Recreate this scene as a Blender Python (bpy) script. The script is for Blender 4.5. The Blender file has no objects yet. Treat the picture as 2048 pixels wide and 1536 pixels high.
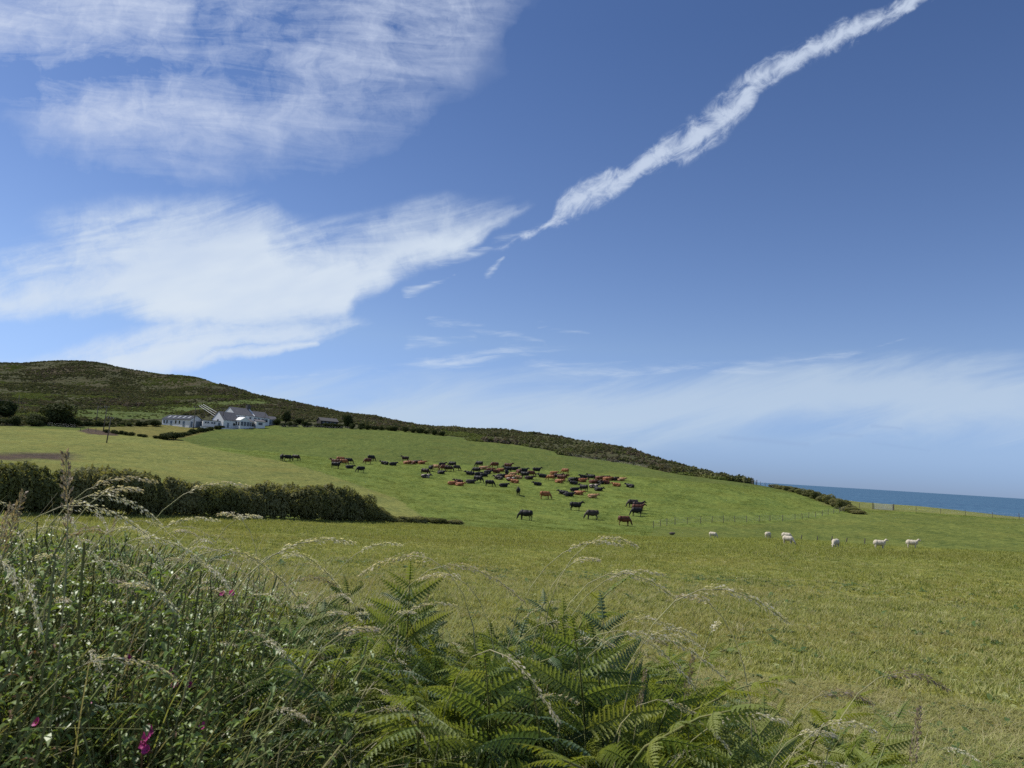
import bpy, bmesh, math, random
import numpy as np
from mathutils import Vector, Matrix, Euler

# ------------------------------------------------------------------ camera
W, Hh, F = 2048.0, 1536.0, 1420.0
PITCH, ROLL = math.radians(6.62), math.radians(3.5)
ZC = 62.0                                   # eye height above the sea
_r0 = np.array([1.0, 0, 0]); _u0 = np.array([0, -math.sin(PITCH), math.cos(PITCH)])
FWD = np.array([0, math.cos(PITCH), math.sin(PITCH)])
RGT = math.cos(ROLL) * _r0 + math.sin(ROLL) * _u0
UPV = -math.sin(ROLL) * _r0 + math.cos(ROLL) * _u0
scn = bpy.context.scene
cam_d = bpy.data.cameras.new('camera'); cam = bpy.data.objects.new('camera', cam_d)
scn.collection.objects.link(cam); scn.camera = cam
cam_d.sensor_width = 36.0; cam_d.lens = F / W * 36.0
cam_d.clip_start = 0.05; cam_d.clip_end = 90000
M = Matrix(((RGT[0], UPV[0], -FWD[0]), (RGT[1], UPV[1], -FWD[1]), (RGT[2], UPV[2], -FWD[2]))).to_4x4()
M.translation = Vector((0, 0, ZC)); cam.matrix_world = M
cam_d.dof.use_dof = True; cam_d.dof.focus_distance = 60.0; cam_d.dof.aperture_fstop = 11.0

# ------------------------------------------------------------------ sky, sun, exposure
SUN_EL, SUN_AZ = math.radians(51), math.radians(-72)     # azimuth from +Y towards +X
scn.view_settings.view_transform = 'Standard'; scn.view_settings.look = 'None'
scn.view_settings.exposure = 0.0; scn.view_settings.gamma = 1.0
sun_d = bpy.data.lights.new('sun', 'SUN'); sun_o = bpy.data.objects.new('sun', sun_d)
scn.collection.objects.link(sun_o)
sun_d.energy = 5.0; sun_d.angle = math.radians(0.53); sun_d.color = (1.0, 0.955, 0.88)
sdir = Vector((math.sin(SUN_AZ) * math.cos(SUN_EL), math.cos(SUN_AZ) * math.cos(SUN_EL), math.sin(SUN_EL)))
sun_o.rotation_euler = sdir.to_track_quat('Z', 'Y').to_euler(); sun_o.location = (0, 0, ZC + 50)

class NT:
    """small helper that writes node trees as expressions"""
    def __init__(s, t): s.t = t; s.n = t.nodes; s.l = t.links
    def new(s, k, **kw):
        n = s.n.new(k)
        for a, b in kw.items(): setattr(n, a, b)
        return n
    def put(s, sock, v):
        if isinstance(v, bpy.types.NodeSocket): s.l.new(v, sock)
        elif v is not None: sock.default_value = v
    def m(s, op, a, b=None, c=None, clamp=False):
        n = s.new('ShaderNodeMath', operation=op, use_clamp=clamp)
        s.put(n.inputs[0], a); s.put(n.inputs[1], b); s.put(n.inputs[2], c)
        return n.outputs[0]
    def vm(s, op, a, b=None, c=None):
        n = s.new('ShaderNodeVectorMath', operation=op)
        s.put(n.inputs[0], a); s.put(n.inputs[1], b)
        if op == 'SCALE': s.put(n.inputs['Scale'], c)
        elif c is not None: s.put(n.inputs[2], c)
        return n.outputs['Value'] if op in ('DOT_PRODUCT', 'LENGTH', 'DISTANCE') else n.outputs['Vector']
    def noise(s, vec, scale, detail=4, rough=0.5, dist=0.0, lac=2.0, color=False):
        n = s.new('ShaderNodeTexNoise'); s.put(n.inputs['Vector'], vec)
        s.put(n.inputs['Scale'], scale); s.put(n.inputs['Detail'], detail); s.put(n.inputs['Roughness'], rough)
        s.put(n.inputs['Distortion'], dist); s.put(n.inputs['Lacunarity'], lac)
        return n.outputs['Color'] if color else n.outputs[0]
    def rng(s, v, a, b, c=0.0, d=1.0, smooth=True):
        n = s.new('ShaderNodeMapRange', interpolation_type='SMOOTHSTEP' if smooth else 'LINEAR')
        for i, x in enumerate((v, a, b, c, d)): s.put(n.inputs[i], x)
        return n.outputs[0]
    def mix(s, f, a, b, blend='MIX'):
        n = s.new('ShaderNodeMix', data_type='RGBA', blend_type=blend)
        s.put(n.inputs[0], f); s.put(n.inputs[6], a); s.put(n.inputs[7], b)
        return n.outputs[2]
    def xyz(s, x, y, z=0.0):
        n = s.new('ShaderNodeCombineXYZ'); s.put(n.inputs[0], x); s.put(n.inputs[1], y); s.put(n.inputs[2], z)
        return n.outputs[0]
    def sep(s, v):
        n = s.new('ShaderNodeSeparateXYZ'); s.put(n.inputs[0], v); return n.outputs

world = bpy.data.worlds.new('World'); scn.world = world; world.use_nodes = True
wt = world.node_tree; wt.nodes.clear(); S = NT(wt)
sky = S.new('ShaderNodeTexSky', sky_type='NISHITA', sun_disc=False)
sky.sun_elevation = SUN_EL; sky.sun_rotation = SUN_AZ
sky.altitude = 60; sky.air_density = 1.0; sky.dust_density = 0.25; sky.ozone_density = 2.2
SKY_STRENGTH = 0.11
TINT_LO, TINT_MID, TINT_HI = (.50, .655, 1.18, 1), (.80, .84, 1.03, 1), (.57, .67, .89, 1)
D = S.new('ShaderNodeTexCoord').outputs['Generated']
# the clouds are laid out on a sheet of sky facing north-north-east, in units of about 1/1.42 radian
df = S.m('MAXIMUM', S.vm('DOT_PRODUCT', D, tuple(FWD)), 0.12)
px = S.m('MULTIPLY_ADD', S.m('DIVIDE', S.vm('DOT_PRODUCT', D, tuple(RGT)), df), 1.420, 1.024)
py = S.m('MULTIPLY_ADD', S.m('DIVIDE', S.vm('DOT_PRODUCT', D, tuple(UPV)), df), -1.420, 0.768)
P = S.xyz(px, py, 0.0)
def n2(vec, scale, detail=4, rough=0.5, dist=0.0, color=False):
    n = S.new('ShaderNodeTexNoise', noise_dimensions='2D'); S.put(n.inputs['Vector'], vec)
    S.put(n.inputs['Scale'], scale); S.put(n.inputs['Detail'], detail); S.put(n.inputs['Roughness'], rough); S.put(n.inputs['Distortion'], dist)
    return n.outputs['Color'] if color else n.outputs[0]
wA = S.vm('SUBTRACT', n2(P, 3.2, 4, 0.55, color=True), (0.5, 0.5, 0.5))
wB = S.vm('SUBTRACT', n2(P, 13.0, 4, 0.6, color=True), (0.5, 0.5, 0.5))
def warp(a, b, asp=1.0):
    return S.vm('ADD', P, S.vm('ADD', S.vm('MULTIPLY', wA, (a, a * asp, 0)), S.vm('MULTIPLY', wB, (b, b * asp, 0))))
def stroke(Pw, ax, ay, bx, by, w0, w1, s=1.0):
    """soft-edged stroke from a to b, half width w0 -> w1; 1 on its axis, 0 at the rim"""
    dx, dy = bx - ax, by - ay; L2 = dx * dx + dy * dy
    q = S.vm('SUBTRACT', Pw, (ax, ay, 0))
    t = S.m('MULTIPLY', S.vm('DOT_PRODUCT', q, (dx, dy, 0)), 1.0 / L2, clamp=True)
    d = S.vm('LENGTH', S.vm('SUBTRACT', q, S.vm('SCALE', (dx, dy, 0), None, t)))
    w = S.m('MULTIPLY_ADD', t, w1 - w0, w0) if w0 != w1 else w0
    v = S.m('SUBTRACT', 1.0, S.m('DIVIDE', d, w), clamp=True)
    return S.m('MULTIPLY', v, s) if s != 1.0 else v
def strokes(Pw, lst):
    r = None
    for k in lst:
        v = stroke(Pw, *k); r = v if r is None else S.m('MAXIMUM', r, v)
    return r
X0, X1, Y0, Y1 = -0.7, 2.5, -1.2, 1.2
def curve(xs, pts):
    """y as a function of x through the given points, one lookup table"""
    n = S.new('ShaderNodeFloatCurve'); c = n.mapping.curves[0]
    pts = [(min(max((x - X0) / (X1 - X0), 0), 1), (y - Y0) / (Y1 - Y0)) for x, y in pts]
    if pts[0][0] > 0: pts = [(0.0, pts[0][1])] + pts
    if pts[-1][0] < 1: pts = pts + [(1.0, pts[-1][1])]
    while len(c.points) < len(pts): c.points.new(0.5, 0.5)
    for p, q in zip(c.points, pts): p.location = q
    for p in c.points: p.handle_type = 'AUTO_CLAMPED'
    n.mapping.use_clip = False; n.mapping.update()
    S.put(n.inputs['Value'], xs)
    return S.m('MULTIPLY_ADD', n.outputs[0], Y1 - Y0, Y0)
def nx(xv): return S.m('MULTIPLY', S.m('SUBTRACT', xv, X0), 1.0 / (X1 - X0), clamp=True)
def rotscale(ang, sx, sy):
    n = S.new('ShaderNodeMapping', vector_type='POINT'); S.put(n.inputs['Vector'], P)
    n.inputs['Rotation'].default_value = (0, 0, math.radians(ang)); return S.vm('MULTIPLY', n.outputs[0], (sx, sy, 1))
def c5(v): return S.m('SUBTRACT', v, 0.5)
fibA = n2(rotscale(-5, 4.0, 24.0), 1.0, 9, 0.66, 0.5)          # long fine fibres
fibB = n2(rotscale(14, 2.6, 13.0), 1.0, 8, 0.62, 0.4)
mot = n2(warp(0.16, 0.07), 7.0, 8, 0.66)

# upper left sheet of thin mottled cirrus
q = warp(0.10, 0.05); qx, qy = S.sep(q)[0], S.sep(q)[1]
gA = curve(nx(qx), [(-.7, .24), (-.2, .24), (.0, .26), (.06, .35), (.12, .365), (.3, .40), (.45, .38), (.6, .355), (.72, .335), (.8, .30), (.87, .24), (.93, .19), (.99, .12), (1.05, .03), (1.12, -.2), (1.4, -1.1)])
eA = S.m('MULTIPLY', S.m('SUBTRACT', gA, qy), 6.5, clamp=True)
bA = strokes(q, [(-.5, .06, .30, .025, .13, .11, 1.0), (.10, .225, .42, .265, .12, .12, .75), (.45, .27, .75, .235, .10, .09, .42), (.68, .13, .95, .11, .16, .10, .55), (.85, .04, 1.05, -.1, .15, .14, .5)])
hA = S.m('MULTIPLY', stroke(q, -.3, .155, .30, .15, .10, .07), -.45)
vA = S.m('ADD', S.m('ADD', S.m('MULTIPLY', eA, .42), S.m('MULTIPLY', bA, .75)), hA)
dA = S.rng(S.m('ADD', vA, S.m('MULTIPLY', eA, S.m('ADD', S.m('MULTIPLY', c5(fibA), 1.5), S.m('MULTIPLY', c5(mot), 1.9)))), 0.12, 1.35, 0, 0.84, False)

# the broad bright band
q = warp(0.05, 0.03, .8); qx, qy = S.sep(q)[0], S.sep(q)[1]; xn = nx(qx)
fB = curve(xn, [(-.7, .55), (-.1, .50), (0, .485), (.1, .450), (.2, .420), (.3, .405), (.38, .38), (.46, .368), (.53, .385), (.57, .41), (.62, .43), (.7, .43), (.78, .41), (.88, .385), (.97, .392), (1.05, .40), (1.08, .42), (1.2, .60), (1.6, 1.1)])
gB = curve(xn, [(-.7, .68), (-.1, .655), (0, .642), (.2, .64), (.33, .66), (.45, .67), (.56, .675), (.68, .675), (.71, .63), (.77, .595), (.80, .56), (.88, .535), (.95, .50), (1.02, .445), (1.07, .41), (1.2, .2), (1.6, -.5)])
m1 = S.m('MINIMUM', S.m('MULTIPLY', S.m('SUBTRACT', qy, fB), S.rng(qx, .05, .8, 9.0, 17.0)), S.m('MULTIPLY', S.m('SUBTRACT', gB, qy), 34.0))
f2 = curve(xn, [(-.7, .72), (0, .72), (.09, .695), (.2, .67), (.33, .635), (.45, .62), (.62, .62), (.75, .66), (.80, .80), (1.2, 1.2)])
g2 = curve(xn, [(-.7, .80), (0, .76), (.2, .76), (.36, .752), (.44, .715), (.5, .695), (.6, .692), (.66, .683), (.72, .662), (.76, .64), (.85, .4), (1.2, 0)])
m2 = S.m('MINIMUM', S.m('MULTIPLY', S.m('SUBTRACT', qy, f2), 24.0), S.m('MULTIPLY', S.m('SUBTRACT', g2, qy), 60.0))
m3 = S.m('MULTIPLY', strokes(q, [(.30, .738, .62, .686, .024, .014, .8), (.10, .455, .40, .415, .07, .05, .35)]), 2.2)
m3 = S.m('SUBTRACT', m3, .3)
mB = S.m('MAXIMUM', S.m('MAXIMUM', m1, m2), m3)
mBc = S.m('MINIMUM', mB, 2.2)
dB = S.rng(S.m('ADD', mBc, S.m('ADD', S.m('MULTIPLY', c5(fibB), 3.0), S.m('MULTIPLY', c5(mot), 1.9))), -0.55, 1.7, 0, 1.0)
dB = S.m('MULTIPLY', dB, S.rng(mB, -.25, .5))
low = n2(rotscale(14, 1.9, 6.0), 1.0, 4, .55)
dB = S.m('MULTIPLY', dB, S.m('MULTIPLY_ADD', c5(low), 1.0, .92, clamp=True))

# small wisps low in the sky
q = warp(0.02, 0.016, .6); qx, qy = S.sep(q)[0], S.sep(q)[1]; xn = nx(qx)
cC = curve(xn, [(.5, .752), (.6, .750), (.74, .738), (.85, .731), (.93, .724), (1.03, .704), (1.08, .728), (1.15, .738), (1.22, .742), (1.3, .735), (1.45, .739), (1.62, .727), (1.72, .706), (1.80, .682), (1.9, .66)])
wC = curve(xn, [(.5, .010), (.74, .014), (.9, .024), (1.02, .022), (1.1, .055), (1.22, .040), (1.32, .024), (1.45, .020), (1.6, .026), (1.72, .009), (1.8, .004), (1.9, .001)])
kC = curve(xn, [(.49, 0), (.55, .55), (.62, .3), (.70, .35), (.8, 1.0), (1.02, .95), (1.08, .5), (1.3, .62), (1.5, .6), (1.7, .5), (1.8, .3), (1.86, 0)])
lC = S.m('MULTIPLY', S.m('SUBTRACT', 1.0, S.m('DIVIDE', S.m('ABSOLUTE', S.m('SUBTRACT', qy, cC)), S.m('MAXIMUM', wC, .001)), clamp=True), kC)
LC = S.m('MAXIMUM', lC, strokes(q, [(.82, .690, .95, .676, .022, .012, .7), (.86, .64, 1.09, .684, .016, .013, .7), (1.08, .655, 1.18, .669, .014, .005, .6),
    (.815, .585, .91, .550, .018, .006, .95), (.88, .530, 1.09, .450, .018, .016, .62), (.975, .550, 1.015, .515, .011, .005, .8)]))
fibC = n2(rotscale(4, 7.0, 60.0), 1.0, 6, .62, .4)
dC = S.rng(S.m('ADD', S.m('MULTIPLY', LC, 1.0), S.m('ADD', S.m('MULTIPLY', c5(fibA), 1.9), S.m('MULTIPLY', c5(fibC), 2.0))), 0.15, 1.7, 0, 0.62)
dC = S.m('MULTIPLY', dC, S.rng(LC, 0.0, .35))

# pale veil near the horizon on the east side
q = warp(0.08, 0.02, .35); qx, qy = S.sep(q)[0], S.sep(q)[1]; xn = nx(qx)
cE = curve(xn, [(1.0, .835), (1.4, .815), (1.7, .79), (2.05, .80), (2.5, .82)])
kE = curve(xn, [(.3, .9), (.9, 1.05), (1.2, 1.15), (1.6, 1.1), (2.0, 1.2), (2.5, 1.2)])
LE = S.m('MULTIPLY', S.m('SUBTRACT', 1.0, S.m('MULTIPLY', S.m('ABSOLUTE', S.m('SUBTRACT', qy, cE)), 9.0), clamp=True), kE)
dE = S.m('MULTIPLY', S.rng(S.m('ADD', LE, S.m('MULTIPLY', c5(fibB), 1.5)), 0.0, 1.15, 0, 0.68), S.rng(LE, 0, .3))

# old aircraft trail
q = warp(0.012, 0.022); qx, qy = S.sep(q)[0], S.sep(q)[1]; xn = nx(qx)
trail = [(2.05, -.13, .016), (1.93, -.06, .018), (1.819, .005, .020), (1.724, .055, .028), (1.654, .085, .032), (1.599, .115, .030), (1.524, .155, .038), (1.489, .190, .046), (1.439, .235, .050),
         (1.374, .285, .044), (1.324, .310, .032), (1.264, .350, .024), (1.189, .385, .040), (1.124, .422, .034), (1.095, .450, .011), (1.04, .480, .010), (.99, .50, .006)][::-1]
cD = curve(xn, [(a, b) for a, b, c in trail]); wD = curve(xn, [(.9, 0.001)] + [(a, c * 1.02) for a, b, c in trail])
LD = S.m('SUBTRACT', 1.0, S.m('MULTIPLY', S.m('DIVIDE', S.m('ABSOLUTE', S.m('SUBTRACT', qy, cD)), S.m('MAXIMUM', wD, .001)), .82), clamp=True)
LD = S.m('MULTIPLY', LD, S.m('MULTIPLY', S.rng(qx, 1.02, 1.12, .35, 1), S.rng(qx, .97, 1.02)))
gran = n2(rotscale(38, 20.0, 30.0), 1.0, 7, 0.66, .35)
dD = S.rng(S.m('ADD', S.m('MULTIPLY', LD, 1.25), S.m('MULTIPLY', c5(gran), 2.7)), 0.02, 1.45, 0, 0.88)
dD = S.m('MULTIPLY', dD, S.rng(LD, 0.0, .4))

# clear air: Nishita, deeper blue than its default as this clean marine sky is
elev = S.sep(D)[2]
tint = S.mix(S.rng(elev, .0, .17, smooth=False), TINT_LO, TINT_MID); tint = S.mix(S.rng(elev, .17, .55, smooth=False), tint, TINT_HI)
tint = S.mix(S.rng(elev, .0, .06), (.40, .59, 1.20, 1), tint)
skyt = S.mix(1.0, sky.outputs[0], tint, 'MULTIPLY')
thin = (5.4, 6.1, 7.7, 1); thick = (6.2, 7.0, 8.0, 1)
full = S.mix(dE, skyt, (5.0, 6.0, 7.1, 1))
full = S.mix(dA, full, thin)
full = S.mix(dC, full, thick)
full = S.mix(dB, full, thick)
full = S.mix(dD, full, (5.4, 6.2, 7.6, 1))
LG = strokes(warp(0.03, 0.012, .4), [(1.44, .876, 1.62, .890, .009, .010, .8), (1.66, .868, 1.72, .872, .008, .008, .7), (1.74, .852, 1.80, .857, .007, .005, .8), (1.74, .885, 1.86, .900, .008, .006, .6)])
full = S.mix(S.m('MULTIPLY', S.rng(LG, .1, .9), .30), full, (2.6, 3.7, 5.9, 1))
bg = S.new('ShaderNodeBackground'); S.put(bg.inputs[0], full); bg.inputs[1].default_value = SKY_STRENGTH
wo = S.new('ShaderNodeOutputWorld'); S.l.new(bg.outputs[0], wo.inputs[0])
world.cycles.sampling_method = 'MANUAL'; world.cycles.sample_map_resolution = 512
scn.cycles.max_bounces = 4; scn.cycles.diffuse_bounces = 1; scn.cycles.transparent_max_bounces = 6
scn.cycles.caustics_reflective = False; scn.cycles.caustics_refractive = False
scn.cycles.use_denoising = False

# ------------------------------------------------------------------ noise and projection
rng = np.random.default_rng(7)
_perm = np.random.default_rng(3).random((512, 512))
def vnoise(x, y):
    xi = np.floor(x).astype(int); yi = np.floor(y).astype(int); fx = x - xi; fy = y - yi
    fx = fx * fx * (3 - 2 * fx); fy = fy * fy * (3 - 2 * fy)
    a = _perm[xi & 511, yi & 511]; b = _perm[(xi + 1) & 511, yi & 511]
    c = _perm[xi & 511, (yi + 1) & 511]; d = _perm[(xi + 1) & 511, (yi + 1) & 511]
    return (a * (1 - fx) + b * fx) * (1 - fy) + (c * (1 - fx) + d * fx) * fy
def fbm(x, y, sc, octv=4, gain=.5):
    x = np.asarray(x, float) / sc; y = np.asarray(y, float) / sc; t = 0; a = 1; n = 0
    for i in range(octv):
        t = t + a * vnoise(x + 17.3 * i, y + 9.1 * i); n += a; a *= gain; x = x * 2.03; y = y * 2.03
    return t / n
def raydir(px, py):
    px = np.asarray(px, float); py = np.asarray(py, float)
    d = FWD + ((px - W / 2) / F)[..., None] * RGT + (-(py - Hh / 2) / F)[..., None] * UPV
    return d / np.linalg.norm(d, axis=-1, keepdims=True)
def proj(x, y, z):
    v = np.stack([x, y, np.asarray(z) - ZC], -1); w = v @ FWD; w = np.where(w > .01, w, .01)
    return W / 2 + F * (v @ RGT) / w, Hh / 2 - F * (v @ UPV) / w

# ------------------------------------------------------------------ the lie of the land
# each row is a line across the land at increasing distance: (x in the picture, y or None, range in metres, height below the eye or None)
ROWS = [
 [(-400, None, .05, -1.65), (2450, None, .05, -1.65)],
 [(-400, None, 1.3, -1.45), (600, None, 1.3, -1.55), (1500, None, 1.3, -1.7), (2450, None, 1.3, -1.75)],
 [(-400, None, 2.2, -1.15), (0, None, 2.2, -1.2), (600, None, 2.2, -1.35), (1024, None, 2.2, -1.5), (1500, None, 2.2, -1.75), (2048, None, 2.2, -1.95), (2450, None, 2.2, -1.95)],
 [(-400, None, 4.2, -1.15), (0, None, 4.2, -1.2), (600, None, 4.2, -1.45), (1024, None, 4.2, -1.7), (1500, None, 4.2, -2.0), (2048, None, 4.2, -2.3), (2450, None, 4.2, -2.3)],
 [(-400, None, 6.5, -2.2), (600, None, 6.5, -2.4), (1500, None, 6.5, -2.5), (2450, None, 6.5, -2.5)],
 [(-400, None, 20, -3.2), (0, None, 20, -3.3), (1024, None, 20, -3.55), (2048, None, 20, -3.1), (2450, None, 20, -3.1)],
 [(-400, None, 45, -4.1), (0, None, 46, -4.15), (400, None, 55, -4.9), (800, None, 72, -6.3), (1050, None, 75, -6.65), (1300, None, 75, -6.35), (1576, None, 70, -5.1), (1800, None, 65, -4.5), (2048, None, 62, -3.9), (2450, None, 58, -3.4)],
 [(-400, None, 90, -4.8), (0, None, 90, -4.9), (400, None, 95, -5.9), (800, None, 112, -7.8), (1050, None, 115, -8.4), (1300, None, 118, -8.5), (1576, None, 118, -8.8), (1800, None, 113, -8.3), (2048, None, 112, -7.9), (2450, None, 112, -7.6)],
 [(-400, 890, 150, None), (0, 907, 150, None), (400, 940, 150, None), (800, 962, 170, None), (1050, 985, 160, None), (1300, 1001, 162, None), (1500, 1036, 152, None), (1700, 1023, 182, None), (1850, 1029, 186, None), (2048, 1040, 190, None), (2450, 1062, 192, None)],
 [(-400, 860, 215, None), (0, 872, 218, None), (213, 886, 207, None), (400, 893, 220, None), (600, 906, 228, None), (800, 906, 232, None), (1050, 921, 228, None), (1200, 936, 222, None), (1300, 947, 214, None), (1400, 960, 208, None), (1500, 975, 203, None), (1600, 991, 203, None), (1700, 1011, 208, None), (1850, 1016, 212, None), (2048, 1037, 215, None), (2450, 1060, 216, None)],
 [(-400, 835, 268, None), (0, 852, 265, None), (200, 856, 285, None), (400, 853, 308, None), (600, 852, 318, None), (800, 862, 310, None), (1000, 886, 290, None), (1200, 921, 262, None), (1400, 953, 238, None), (1500, 967, 228, None), (1600, 984, 225, None), (1700, 1003, 228, None), (1850, 1013, 235, None), (2048, 1035.5, 236, None), (2450, 1058, 236, None)],
 [(-400, 785, 420, None), (0, 812, 400, None), (200, 814, 420, None), (400, 817, 420, None), (600, 833, 400, None), (800, 852, 365, None), (1000, 873, 330, None), (1200, 904, 285, None), (1400, 946, 250, None), (1500, 975, 250, None), (1600, None, 262, -13), (2450, None, 272, -16)],
 [(-400, 750, 580, None), (0, 769, 560, None), (200, 770, 570, None), (400, 789, 540, None), (600, 820, 470, None), (800, 848, 400, None), (1000, 866, 360, None), (1200, 893, 303, None), (1400, 943, 262, None), (1500, 981, 275, None), (1600, None, 300, -20), (2450, None, 320, -24)],
 [(-400, 718, 760, None), (0, 728, 760, None), (60, 729.5, 750, None), (100, 724, 740, None), (190, 726, 725, None), (250, 739, 710, None), (330, 752, 690, None), (400, 759, 650, None), (440, 769, 620, None), (480, 781, 590, None), (540, 797, 565, None), (600, 808, 540, None), (700, 828, 490, None), (800, 845, 440, None), (900, 855, 415, None), (1000, 862, 395, None), (1100, 871, 365, None), (1200, 888, 330, None), (1300, 912, 300, None), (1380, 936, 280, None), (1440, 955, 275, None), (1500, None, 300, -12), (1600, None, 340, -28), (2450, None, 360, -32)],
 [(-400, None, 1000, 68), (400, None, 850, 38), (800, None, 640, 12), (1200, None, 480, -12), (1500, None, 420, -38), (2450, None, 460, -52)],
 [(-400, None, 1700, -75), (2450, None, 800, -72)],
 [(-400, None, 3200, -80), (2450, None, 3200, -80)],
]
AZ = np.radians(np.arange(-60, 60.01, .15)); NA = len(AZ)
Rk, Zk = [], []
for row in ROWS:
    a_, r_, z_ = [], [], []
    for px_, py_, rr, zz in row:
        d = raydir(px_, 900 if py_ is None else py_)
        a_.append(math.atan2(d[0], d[1])); r_.append(rr)
        z_.append(zz if zz is not None else rr * d[2] / math.hypot(d[0], d[1]))
    Rk.append(np.interp(AZ, a_, r_)); Zk.append(np.interp(AZ, a_, z_))
Rk = np.array(Rk); Zk = np.array(Zk)
def smooth(A, sig):
    k = np.exp(-.5 * (np.arange(-40, 41) * .15 / sig) ** 2); k /= k.sum()
    return np.array([np.convolve(np.pad(a, 40, mode='edge'), k, 'valid') for a in A])
Rk = smooth(Rk, .9); Zk[:11] = smooth(Zk[:11], 1.0); Zk[11:] = smooth(Zk[11:], .5)
# monotone cubic through the rows, on a fixed log-spaced table
NRT = 1400
RT = np.exp(np.linspace(math.log(.05), math.log(3200), NRT))
HT = np.zeros((NA, NRT))
for i in range(NA):
    r = Rk[:, i]; z = Zk[:, i]; h = np.diff(r); dl = np.diff(z) / h
    m = np.zeros(len(r)); m[0] = dl[0]; m[-1] = dl[-1]
    w1 = 2 * h[1:] + h[:-1]; w2 = h[1:] + 2 * h[:-1]
    ok = dl[:-1] * dl[1:] > 0
    mm = np.zeros(len(dl) - 1); mm[ok] = ((w1 + w2)[ok]) / (w1[ok] / dl[:-1][ok] + w2[ok] / dl[1:][ok]); m[1:-1] = mm
    k = np.clip(np.searchsorted(r, RT) - 1, 0, len(r) - 2); t = np.clip((RT - r[k]) / h[k], 0, 1)
    HT[i] = z[k] * (2 * t**3 - 3 * t**2 + 1) + h[k] * m[k] * (t**3 - 2 * t**2 + t) + z[k + 1] * (3 * t**2 - 2 * t**3) + h[k] * m[k + 1] * (t**3 - t**2)
def H(x, y):
    """height of the ground above the sea"""
    x = np.asarray(x, float); y = np.asarray(y, float)
    r = np.clip(np.hypot(x, y), .051, 3199); a = np.arctan2(x, y)
    u = np.clip((a - AZ[0]) / (AZ[1] - AZ[0]), 0, NA - 1.001); i = u.astype(int); fu = u - i
    v = (np.log(r) - math.log(.05)) / (math.log(3200) - math.log(.05)) * (NRT - 1); j = v.astype(int); fv = v - j
    z = (HT[i, j] * (1 - fu) + HT[i + 1, j] * fu) * (1 - fv) + (HT[i, j + 1] * (1 - fu) + HT[i + 1, j + 1] * fu) * fv
    z = z + (fbm(x, y, 9.0, 3) - .5) * .22 * np.clip((r - 4) / 30, 0, 1) + (fbm(x + 50, y, 1.3, 3) - .5) * .08
    z = z + (fbm(x, y + 90, 45, 3) - .5) * np.clip((r - 330) / 200, 0, 1) * 5.0
    return z + ZC
def hit(px, py, rmin=5.0, rmax=900.0):
    """where the sight line through a picture point first meets the ground"""
    d = raydir(px, py); h = math.hypot(d[0], d[1]); rs = np.exp(np.linspace(math.log(rmin), math.log(rmax), 2500))
    x = d[0] / h * rs; y = d[1] / h * rs; below = (ZC + rs * d[2] / h) < H(x, y)
    k = int(np.argmax(below)) if below.any() else len(rs) - 1
    return np.array([x[k], y[k], float(H(x[k], y[k]))])
def at_range(px, py, r):
    d = raydir(px, py); h = math.hypot(d[0], d[1]); x, y = d[0] / h * r, d[1] / h * r
    return np.array([x, y, float(H(x, y))]), ZC + r * d[2] / h

def inpoly(px, py, poly):
    c = np.zeros(np.shape(px), bool); n = len(poly); j = n - 1
    for i in range(n):
        xi, yi = poly[i]; xj, yj = poly[j]
        if yi != yj:
            c ^= ((yi > py) != (yj > py)) & (px < (xj - xi) * (py - yi) / (yj - yi) + xi)
        j = i
    return c

# ------------------------------------------------------------------ materials
def mat(name):
    m = bpy.data.materials.new(name); m.use_nodes = True; t = m.node_tree; t.nodes.clear()
    n = NT(t); out = n.new('ShaderNodeOutputMaterial'); return m, n, out
def principled(n, col, rough=.8, spec=.3, normal=None, metal=0.0):
    b = n.new('ShaderNodeBsdfPrincipled'); n.put(b.inputs['Base Color'], col); n.put(b.inputs['Roughness'], rough)
    n.put(b.inputs['Specular IOR Level'], spec); n.put(b.inputs['Metallic'], metal)
    if normal is not None: n.put(b.inputs['Normal'], normal)
    return b.outputs[0]
def objrand(n): return n.new('ShaderNodeObjectInfo').outputs['Random']
def wpos(n): return n.new('ShaderNodeNewGeometry').outputs['Position']
def leafmat(name, cols, trans=.35, rough=.5, spec=.35, patch=0.0, patchcol=None, tip=None, attr=None):
    """leaf or blade: colour varies per plant and over the ground; some light passes through"""
    m, n, out = mat(name)
    rp = n.new('ShaderNodeValToRGB'); rp.color_ramp.interpolation = 'LINEAR'
    e = rp.color_ramp.elements
    while len(e) < len(cols): e.new(.5)
    for i, c in enumerate(cols): e[i].position = i / (len(cols) - 1); e[i].color = (*c, 1)
    r = objrand(n)
    if attr: r = n.m('FRACT', n.m('ADD', r, n.new('ShaderNodeAttribute', attribute_name=attr).outputs['Fac']))
    n.put(rp.inputs[0], r); col = rp.outputs[0]
    if patchcol:
        f = n.rng(n.noise(wpos(n), patch, 3, .6), .42, .62)
        col = n.mix(n.m('MULTIPLY', f, .75), col, (*patchcol, 1))
    if tip:
        col = n.mix(n.m('MULTIPLY', n.new('ShaderNodeAttribute', attribute_name='tip').outputs['Fac'], .8), col, (*tip, 1))
    a = principled(n, col, rough, spec)
    t = n.new('ShaderNodeBsdfTranslucent'); n.put(t.inputs[0], n.mix(1.0, col, (1.5, 1.45, .75, 1), 'MULTIPLY'))
    mx = n.new('ShaderNodeMixShader'); mx.inputs[0].default_value = trans
    n.l.new(a, mx.inputs[1]); n.l.new(t.outputs[0], mx.inputs[2]); n.l.new(mx.outputs[0], out.inputs[0])
    return m
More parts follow.
